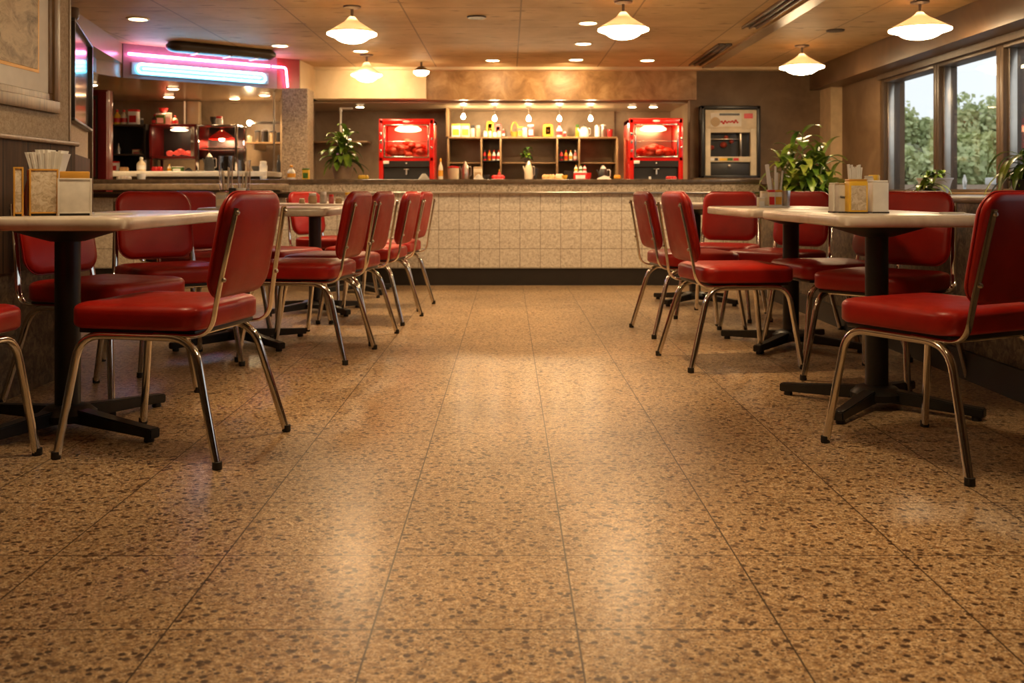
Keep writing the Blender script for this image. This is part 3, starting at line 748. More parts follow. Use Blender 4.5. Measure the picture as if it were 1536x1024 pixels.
# framed vending display on the wall
x0, x1 = at(1050, 0, 11.5)[0], at(1139, 0, 11.5)[0]; zb, zt = at(0, 267, 11.5)[2], at(0, 159, 11.5)[2]
w, H = x1-x0, zt-zb
t = root('vending_display', ((x0+x1)/2, 11.6, zb), 'cream vending panel in a black frame standing against the right back wall', 'vending machine')
bm = nb()
for (a, b, c, e) in ((-w/2, w/2, 0, .03), (-w/2, w/2, H-.04, H), (-w/2, -w/2+.04, 0, H), (w/2-.04, w/2, 0, H)): box(bm, a, b, -.16, 0, c, e, .006)
link('frame', bm, 'black_metal', t)
u = lambda px: (px-1094.5)/F*11.5
v = lambda py: CZ-(py-HY)/F*11.5-zb
bm = nb()
for (a, b, c, e) in ((1057, 1134, 193, 165), (1057, 1065, 265, 193), (1125, 1134, 265, 193), (1065, 1125, 199, 193), (1065, 1125, 243, 235)): box(bm, u(a), u(b), -.135, -.05, v(c), v(e), .003)
link('front_panel', bm, 'cream_panel', t)
sg = link('sign_panel', B(u(1065), u(1111), -.142, -.13, v(190), v(170)), 'linen_white', t)
link('header_strip', B(u(1078), u(1108), -.148, -.14, v(173.5), v(170.5)), 'charcoal', sg)
bm = nb(); rnd = random.Random(4)
pts = []
for i in range(46):      # illegible looping red script
    s = i/45; pts.append((u(1080+s*26), -.146, v(184-2.5*math.sin(s*31)*(.6+.4*math.sin(s*9))-s*1.5)))
tube(bm, pts, .007, 5); link('red_script', bm, 'red', sg, 60)
link('round_emblem', L([(.055, 0), (.05, -.004)], 20), 'pastel_tan', sg, 40, Matrix.Translation((u(1072), -.143, v(183))) @ Matrix.Rotation(-PI/2, 4, 'X'))
link('colour_label', B(u(1115), u(1128), -.142, -.13, v(178), v(170.5)), 'red', t)
link('window_glass', B(u(1065), u(1125), -.10, -.096, v(235), v(199)), 'case_glass', t, None)
link('cavity', B(u(1065), u(1125), -.04, -.01, v(236), v(198)), 'charcoal', t)
bm = nb()
for (cx, cy, r) in ((1090, 206, 3.2), (1086, 217, 4.5), (1068, 221, 3.5), (1098, 212, 3)):
    bmesh.ops.create_icosphere(bm, subdivisions=2, radius=r/F*11.5, matrix=Matrix.Translation((u(cx), -.075, v(cy))) @ Matrix.Diagonal((1.2, .7, 1, 1)))
link('food_ring', bm, 'glazed_food', t, 60)
link('inner_shelf', B(u(1066), u(1110), -.09, -.04, v(209.5), v(208), .002), 'steel', t)
link('inner_post', B(u(1110), u(1113), -.095, -.04, v(235), v(199), .002), 'steel', t)
for i, (a, b, m) in enumerate(((1065, 1070, 'white_plastic'), (1071, 1076, 'charcoal'), (1078, 1090, 'yellow'), (1090, 1098, 'green_herb'), (1099, 1107, 'red'))):
    link('label_strip', B(u(a), u(b), -.140, -.13, v(241), v(237)), m, t)
lb = link('lower_drawer', B(u(1065), u(1125), -.10, -.05, v(264), v(243.5), .003), 'charcoal', t)
link('knob', L([(.018, 0), (.02, -.012), (.01, -.02)], 14), 'steel', lb, 40, Matrix.Translation((u(1094), -.10, v(249))) @ Matrix.Rotation(-PI/2, 4, 'X'))
struct('trim_24', B(2.12, 3.2, 11.3, 11.6, .94, zb), 'dark_countertop')
# ------------------------------------------------------------ shelving unit
YS = 12.45
sx = lambda px: at(px, 0, YS)[0]
Z1, Z2 = at(0, 205, YS)[2], at(0, 243, YS)[2]
t = root('shelving_unit', (0, YS, ZB), 'wide open wooden shelving unit between the two red food warmers', 'shelves')
def sh(name, a, b, z0, z1, m='shelf_wood', y0=0, y1=.50): return link(name, B(a, b, y0, y1, z0-ZB, z1-ZB, .003), m, t)
sh('top_shelf', sx(672), sx(926), Z1-.022, Z1)
for px in (672, 722, 751, 836, 869, 926): sh('divider', sx(px)-.011, sx(px)+.011, ZB, Z1-.022)
sh('end_post', sx(671)-.02, sx(671)+.02, Z1, 1.895)
sh('lower_shelf', sx(673), sx(721), Z2-.016, Z2, y0=.1)
sh('lower_shelf', sx(753), sx(835), Z2-.016, Z2, y0=.1)
sh('lower_shelf', sx(871), sx(925), Z2-.016, Z2, y0=.1)
Z3 = at(0, 240.5, YS)[2]
sh('jar_shelf', sx(723), sx(750), Z3-.012, Z3, 'black_metal'); sh('jar_shelf', sx(837), sx(868), Z3-.012, Z3, 'black_metal')
sh('back_panel', sx(671), sx(928), ZB, 1.895, 'kitchen_wall', .50, .53)
# ------------------------------------------------------------ small items
def item(kind, px, w, h, Y, z, m, label, cat, m2=None, name=None, group=None, d=None):
    """w, h in photo pixels at depth Y; stands on height z"""
    x = at(px, 0, Y)[0]; W = w/F*Y; Hh = h/F*Y; r = W/2
    m2 = m2 or 'white_plastic'; d = d or W*.8
    t = root(name or kind, (x, Y, z), label, cat, group)
    if kind == 'jar':
        link('body', L([(r*.82, 0), (r*.98, Hh*.06), (r, Hh*.55), (r*.86, Hh*.72), (r*.72, Hh*.78)], 18), m, t, 50)
        link('lid', L([(r*.80, Hh*.76), (r*.84, Hh*.80), (r*.84, Hh*.96), (r*.74, Hh)], 18), m2, t, 40)
    elif kind == 'bottle':
        link('body', L([(r*.9, 0), (r, Hh*.04), (r, Hh*.52), (r*.75, Hh*.66), (r*.36, Hh*.76), (r*.32, Hh*.86)], 18), m, t, 50)
        link('cap', L([(r*.40, Hh*.84), (r*.42, Hh*.88), (r*.40, Hh*.97), (r*.22, Hh)], 14), m2, t, 40)
        link('wrapper', L([(r*1.02, Hh*.16), (r*1.02, Hh*.44)], 18), m2, t, 40)
    elif kind == 'carton':
        link('body', B(-r, r, -d/2, d/2, 0, Hh, .004), m, t)
        link('lid', B(-r*1.02, r*1.02, -d*.52, d*.52, Hh*.86, Hh*1.005, .003), m2, t)
        link('front_panel', B(-r*.75, r*.75, -d*.5-.003, -d*.5+.002, Hh*.15, Hh*.6), m2, t)
    elif kind == 'cup':
        link('body', L([(r*.72, 0), (r*.78, Hh*.05), (r, Hh*.97), (r*.98, Hh), (r*.9, Hh*.97), (r*.68, Hh*.1)], 20), m, t, 50)
    elif kind == 'canister':
        link('body', L([(r*.96, 0), (r, Hh*.03), (r, Hh*.85)], 20), m, t, 40)
        link('lid', L([(r*1.04, Hh*.84), (r*1.04, Hh*.93), (r*.5, Hh*.97)], 20), m2, t, 40)
        link('knob', L([(r*.14, Hh*.96), (r*.2, Hh)], 12), m2, t, 40)
    elif kind == 'kettle':
        link('body', L([(r*.7, 0), (r*.85, Hh*.1), (r*.8, Hh*.55), (r*.55, Hh*.75), (r*.5, Hh*.8)], 20), m, t, 50)
        link('lid', L([(r*.52, Hh*.79), (r*.3, Hh*.9), (r*.1, Hh)], 16), m2, t, 50)
        link('handle', tube(nb(), fillet([(r*.6, 0, Hh*.7), (r*1.15, 0, Hh*.7), (r*1.15, 0, Hh*.25), (r*.75, 0, Hh*.2)], .03), r*.10, 8), m2, t, 60)
        link('spout', tube(nb(), [(-r*.7, 0, Hh*.4), (-r*1.1, 0, Hh*.72)], r*.13, 8), m, t, 60)
    elif kind == 'loaf':
        bm = nb(); ro = random.Random(int(px))
        for i in range(4):
            bmesh.ops.create_icosphere(bm, subdivisions=2, radius=r*.42, matrix=Matrix.Translation((-r*.62+i*r*.42, ro.uniform(-.1, .1)*r, Hh*.45)) @ Matrix.Diagonal((1, 1, Hh*.5/(r*.42), 1)))
        link('rolls', bm, m, t, 60); link('tray', L([(r*.8, 0), (r*1.02, Hh*.15), (r*1.0, Hh*.18), (r*.8, Hh*.06)], 20), m2, t, 50)
    elif kind == 'cloth':
        bm = nb(); ro = random.Random(int(px)); n = 10; g = []
        for i in range(n+1):
            g.append([bm.verts.new((-r+2*r*i/n, -d/2+d*j/n, .004+max(0, (1-abs(2*i/n-1)**2)*(1-abs(2*j/n-1)**2))*Hh*(.7+.4*ro.random()))) for j in range(n+1)])
        for i in range(n):
            for j in range(n): bm.faces.new((g[i][j], g[i+1][j], g[i+1][j+1], g[i][j+1]))
        bmesh.ops.solidify(bm, geom=bm.faces[:], thickness=.004); link('cloth', bm, m, t, 70)
    elif kind == 'bowl':
        link('body', L([(r*.4, 0), (r*.5, Hh*.1), (r*.9, Hh*.6), (r, Hh), (r*.93, Hh), (r*.45, Hh*.25)], 20), m, t, 50)
        bm = nb(); bmesh.ops.create_icosphere(bm, subdivisions=2, radius=r*.8, matrix=Matrix.Translation((0, 0, Hh*.75)) @ Matrix.Diagonal((1, 1, .45, 1)))
        link('contents', bm, m2, t, 60)
    elif kind == 'pouch':
        bm = nb(); cushion(bm, r, Hh/2, r*.45, d*.7, .01, lambda a, b, c: (a*(1-.15*b/Hh), -d*.35+c, Hh/2+b)); link('bag', bm, m, t, 60)
        link('seal', B(-r*.8, r*.8, -.006, .006, Hh*.95, Hh*1.05), m2, t)
    return t
I = item; YT = 12.60; GS = 'goods on the top shelf'
I('carton', 684, 13, 20, YT, Z1, 'white_plastic', 'white and red carton with yellow top, far left on the top shelf', 'box', 'yellow', 'food_carton')
I('carton', 698, 13, 20, YT, Z1, 'cream', 'cream carton with yellow top beside the leftmost carton on the top shelf', 'box', 'yellow', 'food_carton')
I('jar', 709, 7, 18, YT, Z1, 'carton_grey', 'narrow grey jar left of the first divider on the top shelf', 'jar', 'charcoal', 'storage_jar')
I('jar', 717, 7, 18, YT, Z1, 'pastel_tan', 'narrow tan jar touching the first divider on the top shelf', 'jar', 'carton_grey', 'storage_jar')
I('pouch', 735, 12, 24, YT+.08, Z1, 'yellow', 'tall yellow snack bag on the top shelf under the second bulb', 'bag', 'orange', 'snack_bag')
I('pouch', 747, 12, 20, YT+.08, Z1, 'pink', 'reddish snack bag right of the tall yellow bag', 'bag', 'red', 'snack_bag')
for i, px in enumerate((728, 735, 742, 748.5)):
    I('jar', px, 6, 9, YT-.07, Z1, 'cream' if i % 2 else 'white_plastic', 'little pale jar, ' + ['first', 'second', 'third', 'fourth'][i] + ' in the row before the snack bags', 'jar', 'pink' if i == 2 else 'cream', 'spice_jar', 'little pale jars on the top shelf')
I('bottle', 755, 4.5, 13, YT, Z1, 'red', 'small red bottle right of the pale jars on the top shelf', 'bottle', 'white_plastic', 'sauce_bottle')
x = at(772, 0, YT)[0]
t = root('handled_basket', (x, YT, Z1), 'arched golden basket handle standing on the top shelf', 'basket')
link('arch_handle', tube(nb(), [(.045*math.cos(a), 0, .07+.12*math.sin(a)) for a in [PI*i/12 for i in range(13)]], .011, 8), 'gold_edge', t, 60)
link('basket', L([(.035, 0), (.055, .07), (.05, .07), (.03, .01)], 14), 'gold_edge', t, 50)
I('carton', 781, 9, 16, YT, Z1, 'pink', 'red and yellow striped carton in the middle of the top shelf', 'box', 'yellow', 'food_carton')
I('jar', 787, 8, 14, YT-.06, Z1, 'cream', 'cream jar between two red cartons on the top shelf', 'jar', 'white_plastic', 'storage_jar')
I('carton', 796, 9, 19, YT, Z1, 'red', 'upright red carton under the third bulb', 'box', 'white_plastic', 'food_carton')
I('pouch', 822, 16, 20, YT, Z1, 'orange', 'plain orange bread shaped bag on the top shelf', 'bag', 'red', 'bread_bag')
I('bottle', 839, 9, 21, YT, Z1, 'white_plastic', 'white squeeze bottle with red band under the fourth bulb', 'bottle', 'red', 'squeeze_bottle')
I('jar', 847, 5, 8, YT-.05, Z1, 'red', 'tiny red jar beside the white squeeze bottle', 'jar', 'white_plastic', 'spice_jar')
I('kettle', 876, 17, 19, YT, Z1, 'white_plastic', 'white kettle on the right half of the top shelf', 'kettle', 'steel', 'kettle')
I('jar', 866, 6, 20, YT+.1, Z1, 'yellow', 'yellow green jar behind the white kettle', 'jar', 'green_herb', 'storage_jar')
I('canister', 896, 8, 19, YT, Z1, 'white_plastic', 'white canister left of the steel canister on the top shelf', 'canister', 'steel', 'canister')
I('canister', 905, 8, 20, YT, Z1, 'steel', 'steel canister near the right end of the top shelf', 'canister', 'white_plastic', 'canister')
I('cup', 915, 9, 12, YT, Z1, 'red', 'red cup at the right end of the top shelf', 'cup')
# jar shelves
for j, (a, nm) in enumerate(((723, 'left'), (838, 'right'))):
    for i in range(4):
        c = [('red', 'charcoal'), ('amber', 'red'), ('white_plastic', 'red'), ('white_plastic', 'red')][i] if j == 0 else [('red', 'charcoal'), ('amber', 'red'), ('white_plastic', 'amber'), ('pink', 'white_plastic')][i]
        I('bottle', a+4+i*7, 5.5, 16, YS+.12, Z3, c[0], '%s sauce jar on the %s black jar shelf' % (['first', 'second', 'third', 'fourth'][i], nm), 'bottle', c[1], 'sauce_bottle', 'sauce jars on the black jar shelves')
YB = 11.55; GB = 'goods on the back counter'
I('canister', 680, 17, 22, YB+.5, ZB, 'cream', 'glass canister of pale sweets with a red lid at the left of the shelves', 'canister', 'red', 'sweet_jar')
I('kettle', 698, 15, 29, YB+.3, ZB, 'steel', 'tall steel pitcher in front of the shelving', 'pitcher', 'steel', 'steel_pitcher')
I('carton', 717, 13, 20, YB+.3, ZB, 'cream', 'cream box right of the steel pitcher', 'box', 'pastel_tan', 'food_carton')
I('cloth', 718, 16, 8, YB, ZB, 'linen_white', 'crumpled white cloth below the first shelf divider', 'cloth', None, 'kitchen_cloth')
I('bowl', 730, 10, 8, YB, ZB, 'charcoal', 'dark bowl of green herbs beside the crumpled cloth', 'bowl', 'green_herb', 'herb_bowl')
I('loaf', 747, 20, 8, YB, ZB, 'red', 'red tomatoes on a white dish below the left jar shelf', 'dish', 'white_plastic', 'tomato_dish')
I('bottle', 749, 5, 16, YB+.2, ZB, 'red', 'small red bottle behind the tomato dish', 'bottle', 'amber', 'sauce_bottle')
I('kettle', 793, 15, 29, YB, ZB, 'cream', 'cream coffee pot with steel lid at the middle of the back counter', 'coffee pot', 'steel', 'coffee_pot')
I('bowl', 803, 9, 18, YB+.3, ZB, 'charcoal', 'dark bowl heaped with red right behind the coffee pot', 'bowl', 'red', 'fruit_bowl')
I('loaf', 823, 20, 9, YB, ZB, 'bread', 'golden bread rolls on a tray right of the coffee pot', 'bread', 'cream', 'bread_tray')
I('loaf', 839, 12, 10, YB+.1, ZB, 'cream', 'pale buns beside the golden bread rolls', 'bread', 'yellow', 'bun_dish')
I('bowl', 847, 9, 7, YB-.12, ZB, 'yellow', 'small yellow bowl before the green herbs', 'bowl', 'yellow', 'yellow_bowl')
I('bowl', 853, 14, 14, YB+.25, ZB, 'charcoal', 'bowl heaped with green salad left of the red basket', 'bowl', 'green_herb', 'salad_bowl')
I('carton', 870, 19, 12, YB, ZB, 'red', 'red and white condiment basket below the right jar shelf', 'basket', 'white_plastic', 'condiment_basket')
for i, px in enumerate((864, 871, 877)):
    I('bottle', px, 5, 10, YB, ZB+.095, 'white_plastic', '%s small bottle standing in the red condiment basket' % ['left', 'middle', 'right'][i], 'bottle', ['yellow', 'green_herb', 'red'][i], 'squeeze_bottle', 'small bottles in the red basket')
I('bowl', 883, 8, 11, YB+.2, ZB, 'red', 'small red bowl right of the condiment basket', 'bowl', 'red', 'red_bowl')
I('kettle', 905, 18, 22, YB+.3, ZB, 'charcoal', 'black coffee maker in the right shelf compartment', 'coffee maker', 'white_plastic', 'coffee_maker')
I('cloth', 906, 22, 6, YB-.1, ZB, 'linen_white', 'folded white towel before the black coffee maker', 'cloth', None, 'kitchen_towel')
I('loaf', 926, 10, 8, YB-.1, ZB, 'amber', 'yellow fruit on a dish left of the right red case', 'fruit', 'charcoal', 'fruit_dish')
I('bottle', 661, 7, 32, 11.3, ZB, 'cream', 'slim cream bottle with orange wrapper right of the left red case', 'bottle', 'amber', 'syrup_bottle')
# niche plant pipe shelf
t = root('water_pipe', at(511, 200, 12.0), 'white pipe bent to the right at its top behind the potted plant', 'pipe')
link('pipe', tube(nb(), fillet([(0, 0, -.42), (0, 0, .30), (.14, 0, .30)], .02), .014, 10), 'white_trim', t, 60)
link('elbow', L([(.02, -.02), (.02, .02)], 12, (0, 0, .29)), 'white_trim', t)
t = root('wall_shelf', at(500, 212, 12.7), 'dark plank shelf on the wall behind the potted plant', 'shelf')
link('board', B(-.52, .45, -.12, .3, -.02, 0, .003), 'shelf_wood', t); link('bracket', B(-.35, -.32, -.1, .3, -.10, -.02), 'steel', t)
t = root('cable_pole', (at(461, 0, 11.2)[0], 11.2, ZB), 'thin white pole standing right of the granite pillar', 'pole')
link('pole', tube(nb(), [(0, 0, 0), (0, 0, .93)], .008, 8), 'white_trim', t, 60); link('sleeve', L([(.018, .62), (.018, .86)], 10), 'white_plastic', t)
I('bottle', 437, 12, 22, 9.45, .966, 'white_plastic', 'white bottle with orange cap at the foot of the granite pillar', 'bottle', 'orange', 'squeeze_bottle')
I('carton', 459, 10, 17, 9.45, .966, 'yellow', 'yellow and green pack beside the granite pillar', 'box', 'green_herb', 'snack_pack')
I('loaf', 545, 16, 8, 9.5, .966, 'yellow', 'shallow dish with yellow fruit right of the clay plant pot', 'dish', 'charcoal', 'fruit_dish')
I('cloth', 636, 17, 9, 9.5, .966, 'linen_white', 'white cloth heap below the left red case', 'cloth', None, 'kitchen_cloth')
I('loaf', 1007, 16, 6, 9.5, .966, 'red', 'red and cream snack on a plate below the right red case', 'plate', 'white_plastic', 'snack_plate')
I('jar', 975, 4, 5, 9.5, .966, 'white_plastic', 'tiny white jar left of the snack plate', 'jar', 'white_plastic', 'spice_jar')
# ------------------------------------------------------------ kitchen on the left
def cabinet_red():
    x0, x1 = at(131, 0, 9.85)[0], at(160, 0, 9.85)[0]; t = root('tall_cabinet', ((x0+x1)/2, 9.85, 0), 'tall dark red cabinet with a glass door at the left end of the bar', 'cabinet')
    w = (x1-x0)/2; link('body', B(-w, w, .02, .16, 0, 1.86, .006), 'dark_red_paint', t)
    d = link('door', B(-w, 0, -.005, .02, .95, 1.80, .004), 'dark_cabinet', t); link('door_glass', B(-w+.015, -.015, -.008, .0, 1.0, 1.76), 'dark_red_paint', d)
    link('handle', tube(nb(), [(-w+.02, -.03, 1.15), (-w+.02, -.03, 1.38)], .008, 8), 'chrome', d, 60)
    link('side_panel', B(.01, w, -.01, .02, .0, 1.84, .004), 'dark_red_paint', t)
cabinet_red()
YK = 11.35
kx = lambda px: at(px, 0, YK)[0]
kz = lambda py: at(0, py, YK)[2]
# dark shelf rack
t = root('shelf_rack', ((kx(166)+kx(217))/2, YK, ZK), 'black open shelf rack left of the red oven', 'shelves')
hw = (kx(217)-kx(166))/2; hh = kz(186)-ZK
for sgx in (-1, 1): link('side_panel', B(sgx*hw-.012, sgx*hw+.012, 0, .4, 0, hh), 'black_metal', t)
for z in (.0, kz(233)-ZK, hh-.02): link('shelf', B(-hw, hw, 0, .4, z, z+.018, .002), 'dark_cabinet', t)
link('back_panel', B(-hw, hw, .38, .4, 0, hh), 'black_metal', t)
# red oven
t = root('display_oven', ((kx(224)+kx(297))/2, YK, ZK), 'dark red glass oven on legs glowing inside, left kitchen', 'oven')
hw = (kx(297)-kx(224))/2; z0, z1 = kz(238)-ZK, kz(186)-ZK
bm = nb()
for (a, b, c, e) in ((-hw, hw, z0, z0+.03), (-hw, hw, z1-.03, z1), (-hw, -hw+.035, z0, z1), (hw-.035, hw, z0, z1)): box(bm, a, b, -.01, .4, c, e, .006)
link('body', bm, 'dark_red_paint', t); link('back_panel', B(-hw, hw, .38, .4, z0, z1), 'charcoal', t)
d = link('door_frame', B(hw-.08, hw-.04, -.015, .0, z0+.03, z1-.03, .004), 'steel', t); link('knob', L([(.013, 0), (.013, .012)], 12), 'white_plastic', d, 40, Matrix.Translation((hw-.06, -.025, (z0+z1)/2)) @ Matrix.Rotation(PI/2, 4, 'X'))
link('glass', B(-hw+.035, hw-.08, -.006, 0, z0+.03, z1-.03), 'case_glass', t, None)
link('heater', L([(.05, 0), (.10, -.02), (.08, -.03)], 20, (0, .2, z1-.035)), 'warm_tube', t)
bm = nb(); rnd = random.Random(3)
for i in range(9):
    r = .03+rnd.random()*.02
    bmesh.ops.create_icosphere(bm, subdivisions=2, radius=r, matrix=Matrix.Translation(((i-4)*.028+rnd.uniform(-.01, .01), .15+rnd.random()*.12, z0+.045+.035*(1-abs(i-4)/4)+rnd.random()*.02)) @ Matrix.Diagonal((1, 1, .7, 1)))
f = link('roast_food', bm, 'heat_glow_red', t, 60); f['kind'] = 'stuff'
for sgx in (-1, 1):
    for yy in (.02, .36): link('leg', B(sgx*hw*.93-.014, sgx*hw*.93+.014, yy-.014, yy+.014, 0, z0), 'dark_red_paint', t)
# steel case with heat lamp
t = root('steel_display_case', ((kx(298)+kx(356))/2, YK-.05, ZK), 'steel framed glass case with a red heat lamp right of the oven', 'food warmer')
hw = (kx(356)-kx(298))/2; z1 = kz(187)-ZK
bm = nb()
for sgx in (-1, 1):
    for yy in (0, .38): box(bm, sgx*hw-.016, sgx*hw+.016, yy, yy+.03, 0, z1, .004)
box(bm, -hw, hw, 0, .41, z1-.03, z1, .005); box(bm, -hw, hw, 0, .41, 0, .02)
link('frame', bm, 'chrome', t)
link('glass', B(-hw+.016, hw-.016, .005, .009, .02, z1-.03), 'case_glass', t, None)
link('back_panel', B(-hw, hw, .39, .41, 0, z1), 'charcoal', t)
ls = link('heat_lamp', L([(.02, .0), (.05, -.02), (.11, -.06), (.15, -.10), (.15, -.11), (.10, -.07), (.02, -.03)], 24, (0, .2, z1-.05), close=False), 'red_enamel', t, 60)
link('bulb', L([(.01, -.06), (.032, -.09), (.032, -.11), (.01, -.13)], 14, (0, .2, z1-.05)), 'bulb_glow', ls, 60)
link('inner_shelf', B(-hw+.02, hw-.02, .05, .36, z1*.5, z1*.5+.01), 'steel', t)
spot('heat_lamp_beam', ((kx(298)+kx(356))/2, YK+.15, ZK+z1-.2), 3, (1, .4, .2))
# open wall shelf with pots
t = root('wall_shelf', ((kx(359)+kx(426))/2, YK+.25, kz(211)), 'wooden wall shelf with dark pots beside the granite pillar', 'shelf')
hw = (kx(426)-kx(359))/2; link('board', B(-hw, hw, 0, .55, -.02, .0, .003), 'shelf_wood', t)
for q in (-hw+.1, hw-.1): link('bracket', B(q-.01, q+.01, .02, .55, -.09, -.02), 'steel', t)
t = root('shelf_lamp', ((kx(356)+kx(424))/2, YK+.4, kz(181)), 'slim light strip with two bright ends above the pot shelf', 'lamp')
link('bar', B(-.23, .23, .0, .03, -.01, .02), 'steel', t)
for q in (-.22, .22): link('bulb', L([(.01, -.03), (.025, -.01), (.025, .02), (.01, .03)], 14, (q, -.02, 0)), 'bulb_glow', t, 60)
t = root('steel_duct', (kx(265), YK+.55, kz(187)), 'pale vertical duct behind the red oven', 'duct'); link('duct', B(-.06, .08, 0, .12, -.0, 1.93-kz(187), .01), 'beige_metal', t); link('edge_pipe', tube(nb(), [(-.085, -.01, 0), (-.085, -.01, 1.93-kz(187))], .011, 8), 'white_trim', t)
t = root('steel_post', (kx(425), 10.9, ZK), 'thin steel post on the left edge of the granite pillar', 'post'); link('post', tube(nb(), [(0, 0, 0), (0, 0, 1.94-ZK)], .010, 8), 'steel', t, 60)
link('collar', L([(.017, 0), (.017, .03)], 12), 'steel', t)
zt = kz(186); yk = YK+.15
I('bottle', 167, 6, 20, yk, zt, 'red', 'red bottle at the far left on top of the black rack', 'bottle', 'charcoal', 'sauce_bottle')
I('bottle', 176, 10, 23, yk, zt, 'yellow', 'yellow bottle with red cap on top of the black rack', 'bottle', 'red', 'sauce_bottle')
I('bottle', 186, 10, 23, yk, zt, 'cream', 'cream bottle with red wrapper on top of the black rack', 'bottle', 'red', 'sauce_bottle')
I('carton', 201, 14, 23, yk, zt, 'white_plastic', 'white carton with red lid on top of the black rack', 'box', 'red', 'milk_carton')
I('jar', 213, 5, 10, yk, zt, 'charcoal', 'small dark jar at the right end of the rack top', 'jar', 'steel', 'spice_jar')
I('bottle', 232, 9, 16, yk, zt, 'charcoal', 'dark bottle leftmost on top of the red oven', 'bottle', 'red', 'sauce_bottle')
I('carton', 242, 13, 17, yk, zt, 'green_herb', 'green and white carton on top of the red oven', 'box', 'white_plastic', 'tea_carton')
I('carton', 253, 8, 18, yk, zt, 'white_plastic', 'narrow white carton on top of the red oven', 'box', 'white_plastic', 'milk_carton')
I('bowl', 245, 14, 8, yk+.02, zt+17/F*yk+.004, 'red', 'red bowl stacked on the green carton', 'bowl', 'red', 'red_bowl')
I('bottle', 263, 8, 14, yk, zt, 'pastel_tan', 'tan bottle with red cap rightmost on top of the red oven', 'bottle', 'red', 'sauce_bottle')
I('bowl', 321, 12, 13, yk, kz(187), 'charcoal', 'dark blue bowl with red contents on top of the steel case', 'bowl', 'red', 'dark_bowl')
I('jar', 329, 11, 13, yk-.1, kz(187), 'white_plastic', 'white tub with red top on the steel case', 'jar', 'red', 'tub')
for i, (px, w, h, m, m2, lb) in enumerate(((374, 8, 10, 'cream', 'cream', 'cream bowl leftmost on the pot shelf'), (386, 8, 19, 'steel', 'charcoal', 'steel pot with dark lid on the pot shelf'), (397, 10, 20, 'charcoal', 'steel', 'black pot in the middle of the pot shelf'), (409, 9, 18, 'pastel_tan', 'charcoal', 'tan pot on the right half of the pot shelf'), (419, 8, 16, 'charcoal', 'charcoal', 'black jar rightmost on the pot shelf'))):
    I('canister', px, w, h, YK+.45, kz(211), m, lb, 'pot', m2, 'cooking_pot', 'pots on the kitchen wall shelf')
I('bottle', 170, 7, 22, YK+.2, kz(233), 'steel', 'steel shaker left on the middle level of the black rack', 'shaker', 'steel', 'steel_shaker')
I('bottle', 178, 6, 19, YK+.2, kz(233), 'white_plastic', 'white shaker on the middle level of the black rack', 'shaker', 'steel', 'salt_shaker')
I('carton', 206, 12, 10, YK+.2, kz(233), 'cream', 'low cream box on the middle level of the black rack', 'box', 'pink', 'food_carton')
I('cup', 217, 6, 18, YK-.12, ZK, 'bluegrey_metal', 'blue grey cup between the black rack and the red oven', 'cup')
I('carton', 172, 12, 16, YK-.1, ZK, 'white_plastic', 'white and red pack at the left end of the kitchen counter', 'box', 'red', 'snack_pack')
I('loaf', 186, 14, 8, YK-.2, ZK, 'bread', 'bread on a board in front of the black rack', 'bread', 'cream', 'bread_tray')
I('bottle', 212, 13, 22, YK-.25, ZK, 'cream', 'cream squat bottle before the black rack', 'bottle', 'white_plastic', 'cream_bottle')
I('loaf', 236, 17, 9, YK-.15, ZK, 'red', 'red peppers on a dish under the red oven', 'dish', 'red', 'pepper_dish')
I('bottle', 254, 6, 12, YK-.15, ZK, 'cream', 'small cream bottle under the red oven', 'bottle', 'amber', 'sauce_bottle')
I('carton', 267, 15, 8, YK-.15, ZK, 'green_herb', 'flat green tin under the red oven', 'tin', 'white_plastic', 'green_tin')
I('cloth', 283, 14, 6, YK-.15, ZK, 'charcoal', 'dark cloth at the right foot of the red oven', 'cloth', None, 'kitchen_cloth')
I('kettle', 314, 18, 28, YK-.3, ZK, 'charcoal', 'black and red mixer in front of the steel case', 'mixer', 'steel', 'stand_mixer')
I('bowl', 384, 14, 9, YK-.1, ZK, 'charcoal', 'black bowl under the pot shelf', 'bowl', 'charcoal', 'dark_bowl')
I('jar', 395, 12, 16, YK-.15, ZK, 'white_plastic', 'white round jar under the pot shelf', 'jar', 'white_plastic', 'sugar_jar')
I('bottle', 418, 6, 26, YK, ZK, 'charcoal', 'dark slim bottle beside the granite pillar base', 'bottle', 'charcoal', 'oil_bottle')
I('loaf', 186, 22, 6, 9.45, .966, 'cream', 'pale pastries on the bar in front of the rack', 'pastry', 'white_plastic', 'pastry_dish')
I('cup', 212, 14, 9, 9.45, .966, 'white_plastic', 'white cup on the bar below the cream squat bottle', 'cup')
I('cup', 395, 11, 6, 9.45, .966, 'white_plastic', 'white cup on the bar below the pot shelf', 'cup')
# ------------------------------------------------------------ table settings
def box_dispenser(x, y, w, d, h, label, name, m='embossed_label', edge='gold_edge', rz=0, band=False):
    t = root(name, (x, y, TT), label, 'napkin dispenser', None, rz)
    link('body', B(-w/2, w/2, -d/2, d/2, .008, h, .003), m, t)
    link('base', B(-w/2+.004, w/2-.004, -d/2+.004, d/2-.004, 0, .010), 'charcoal', t)
    bm = nb()
    for a in (-w/2, w/2): box(bm, a-.003, a+.003, -d/2-.003, -d/2+.003, 0, h+.002, .001)
    box(bm, -w/2, w/2, -d/2-.003, -d/2+.003, h-.004, h+.002, .001); box(bm, -w/2, w/2, -d/2-.003, -d/2+.003, .008, .013, .001)
    link('edging', bm, edge, t)
    if band: link('lid', B(-w/2+.004, w/2-.004, -d/2+.003, d/2-.003, h-.002, h+.026, .003), 'gold_edge', t)
    return t
Y = 3.50
fx = lambda px, Y=Y: at(px, 0, Y)[0]
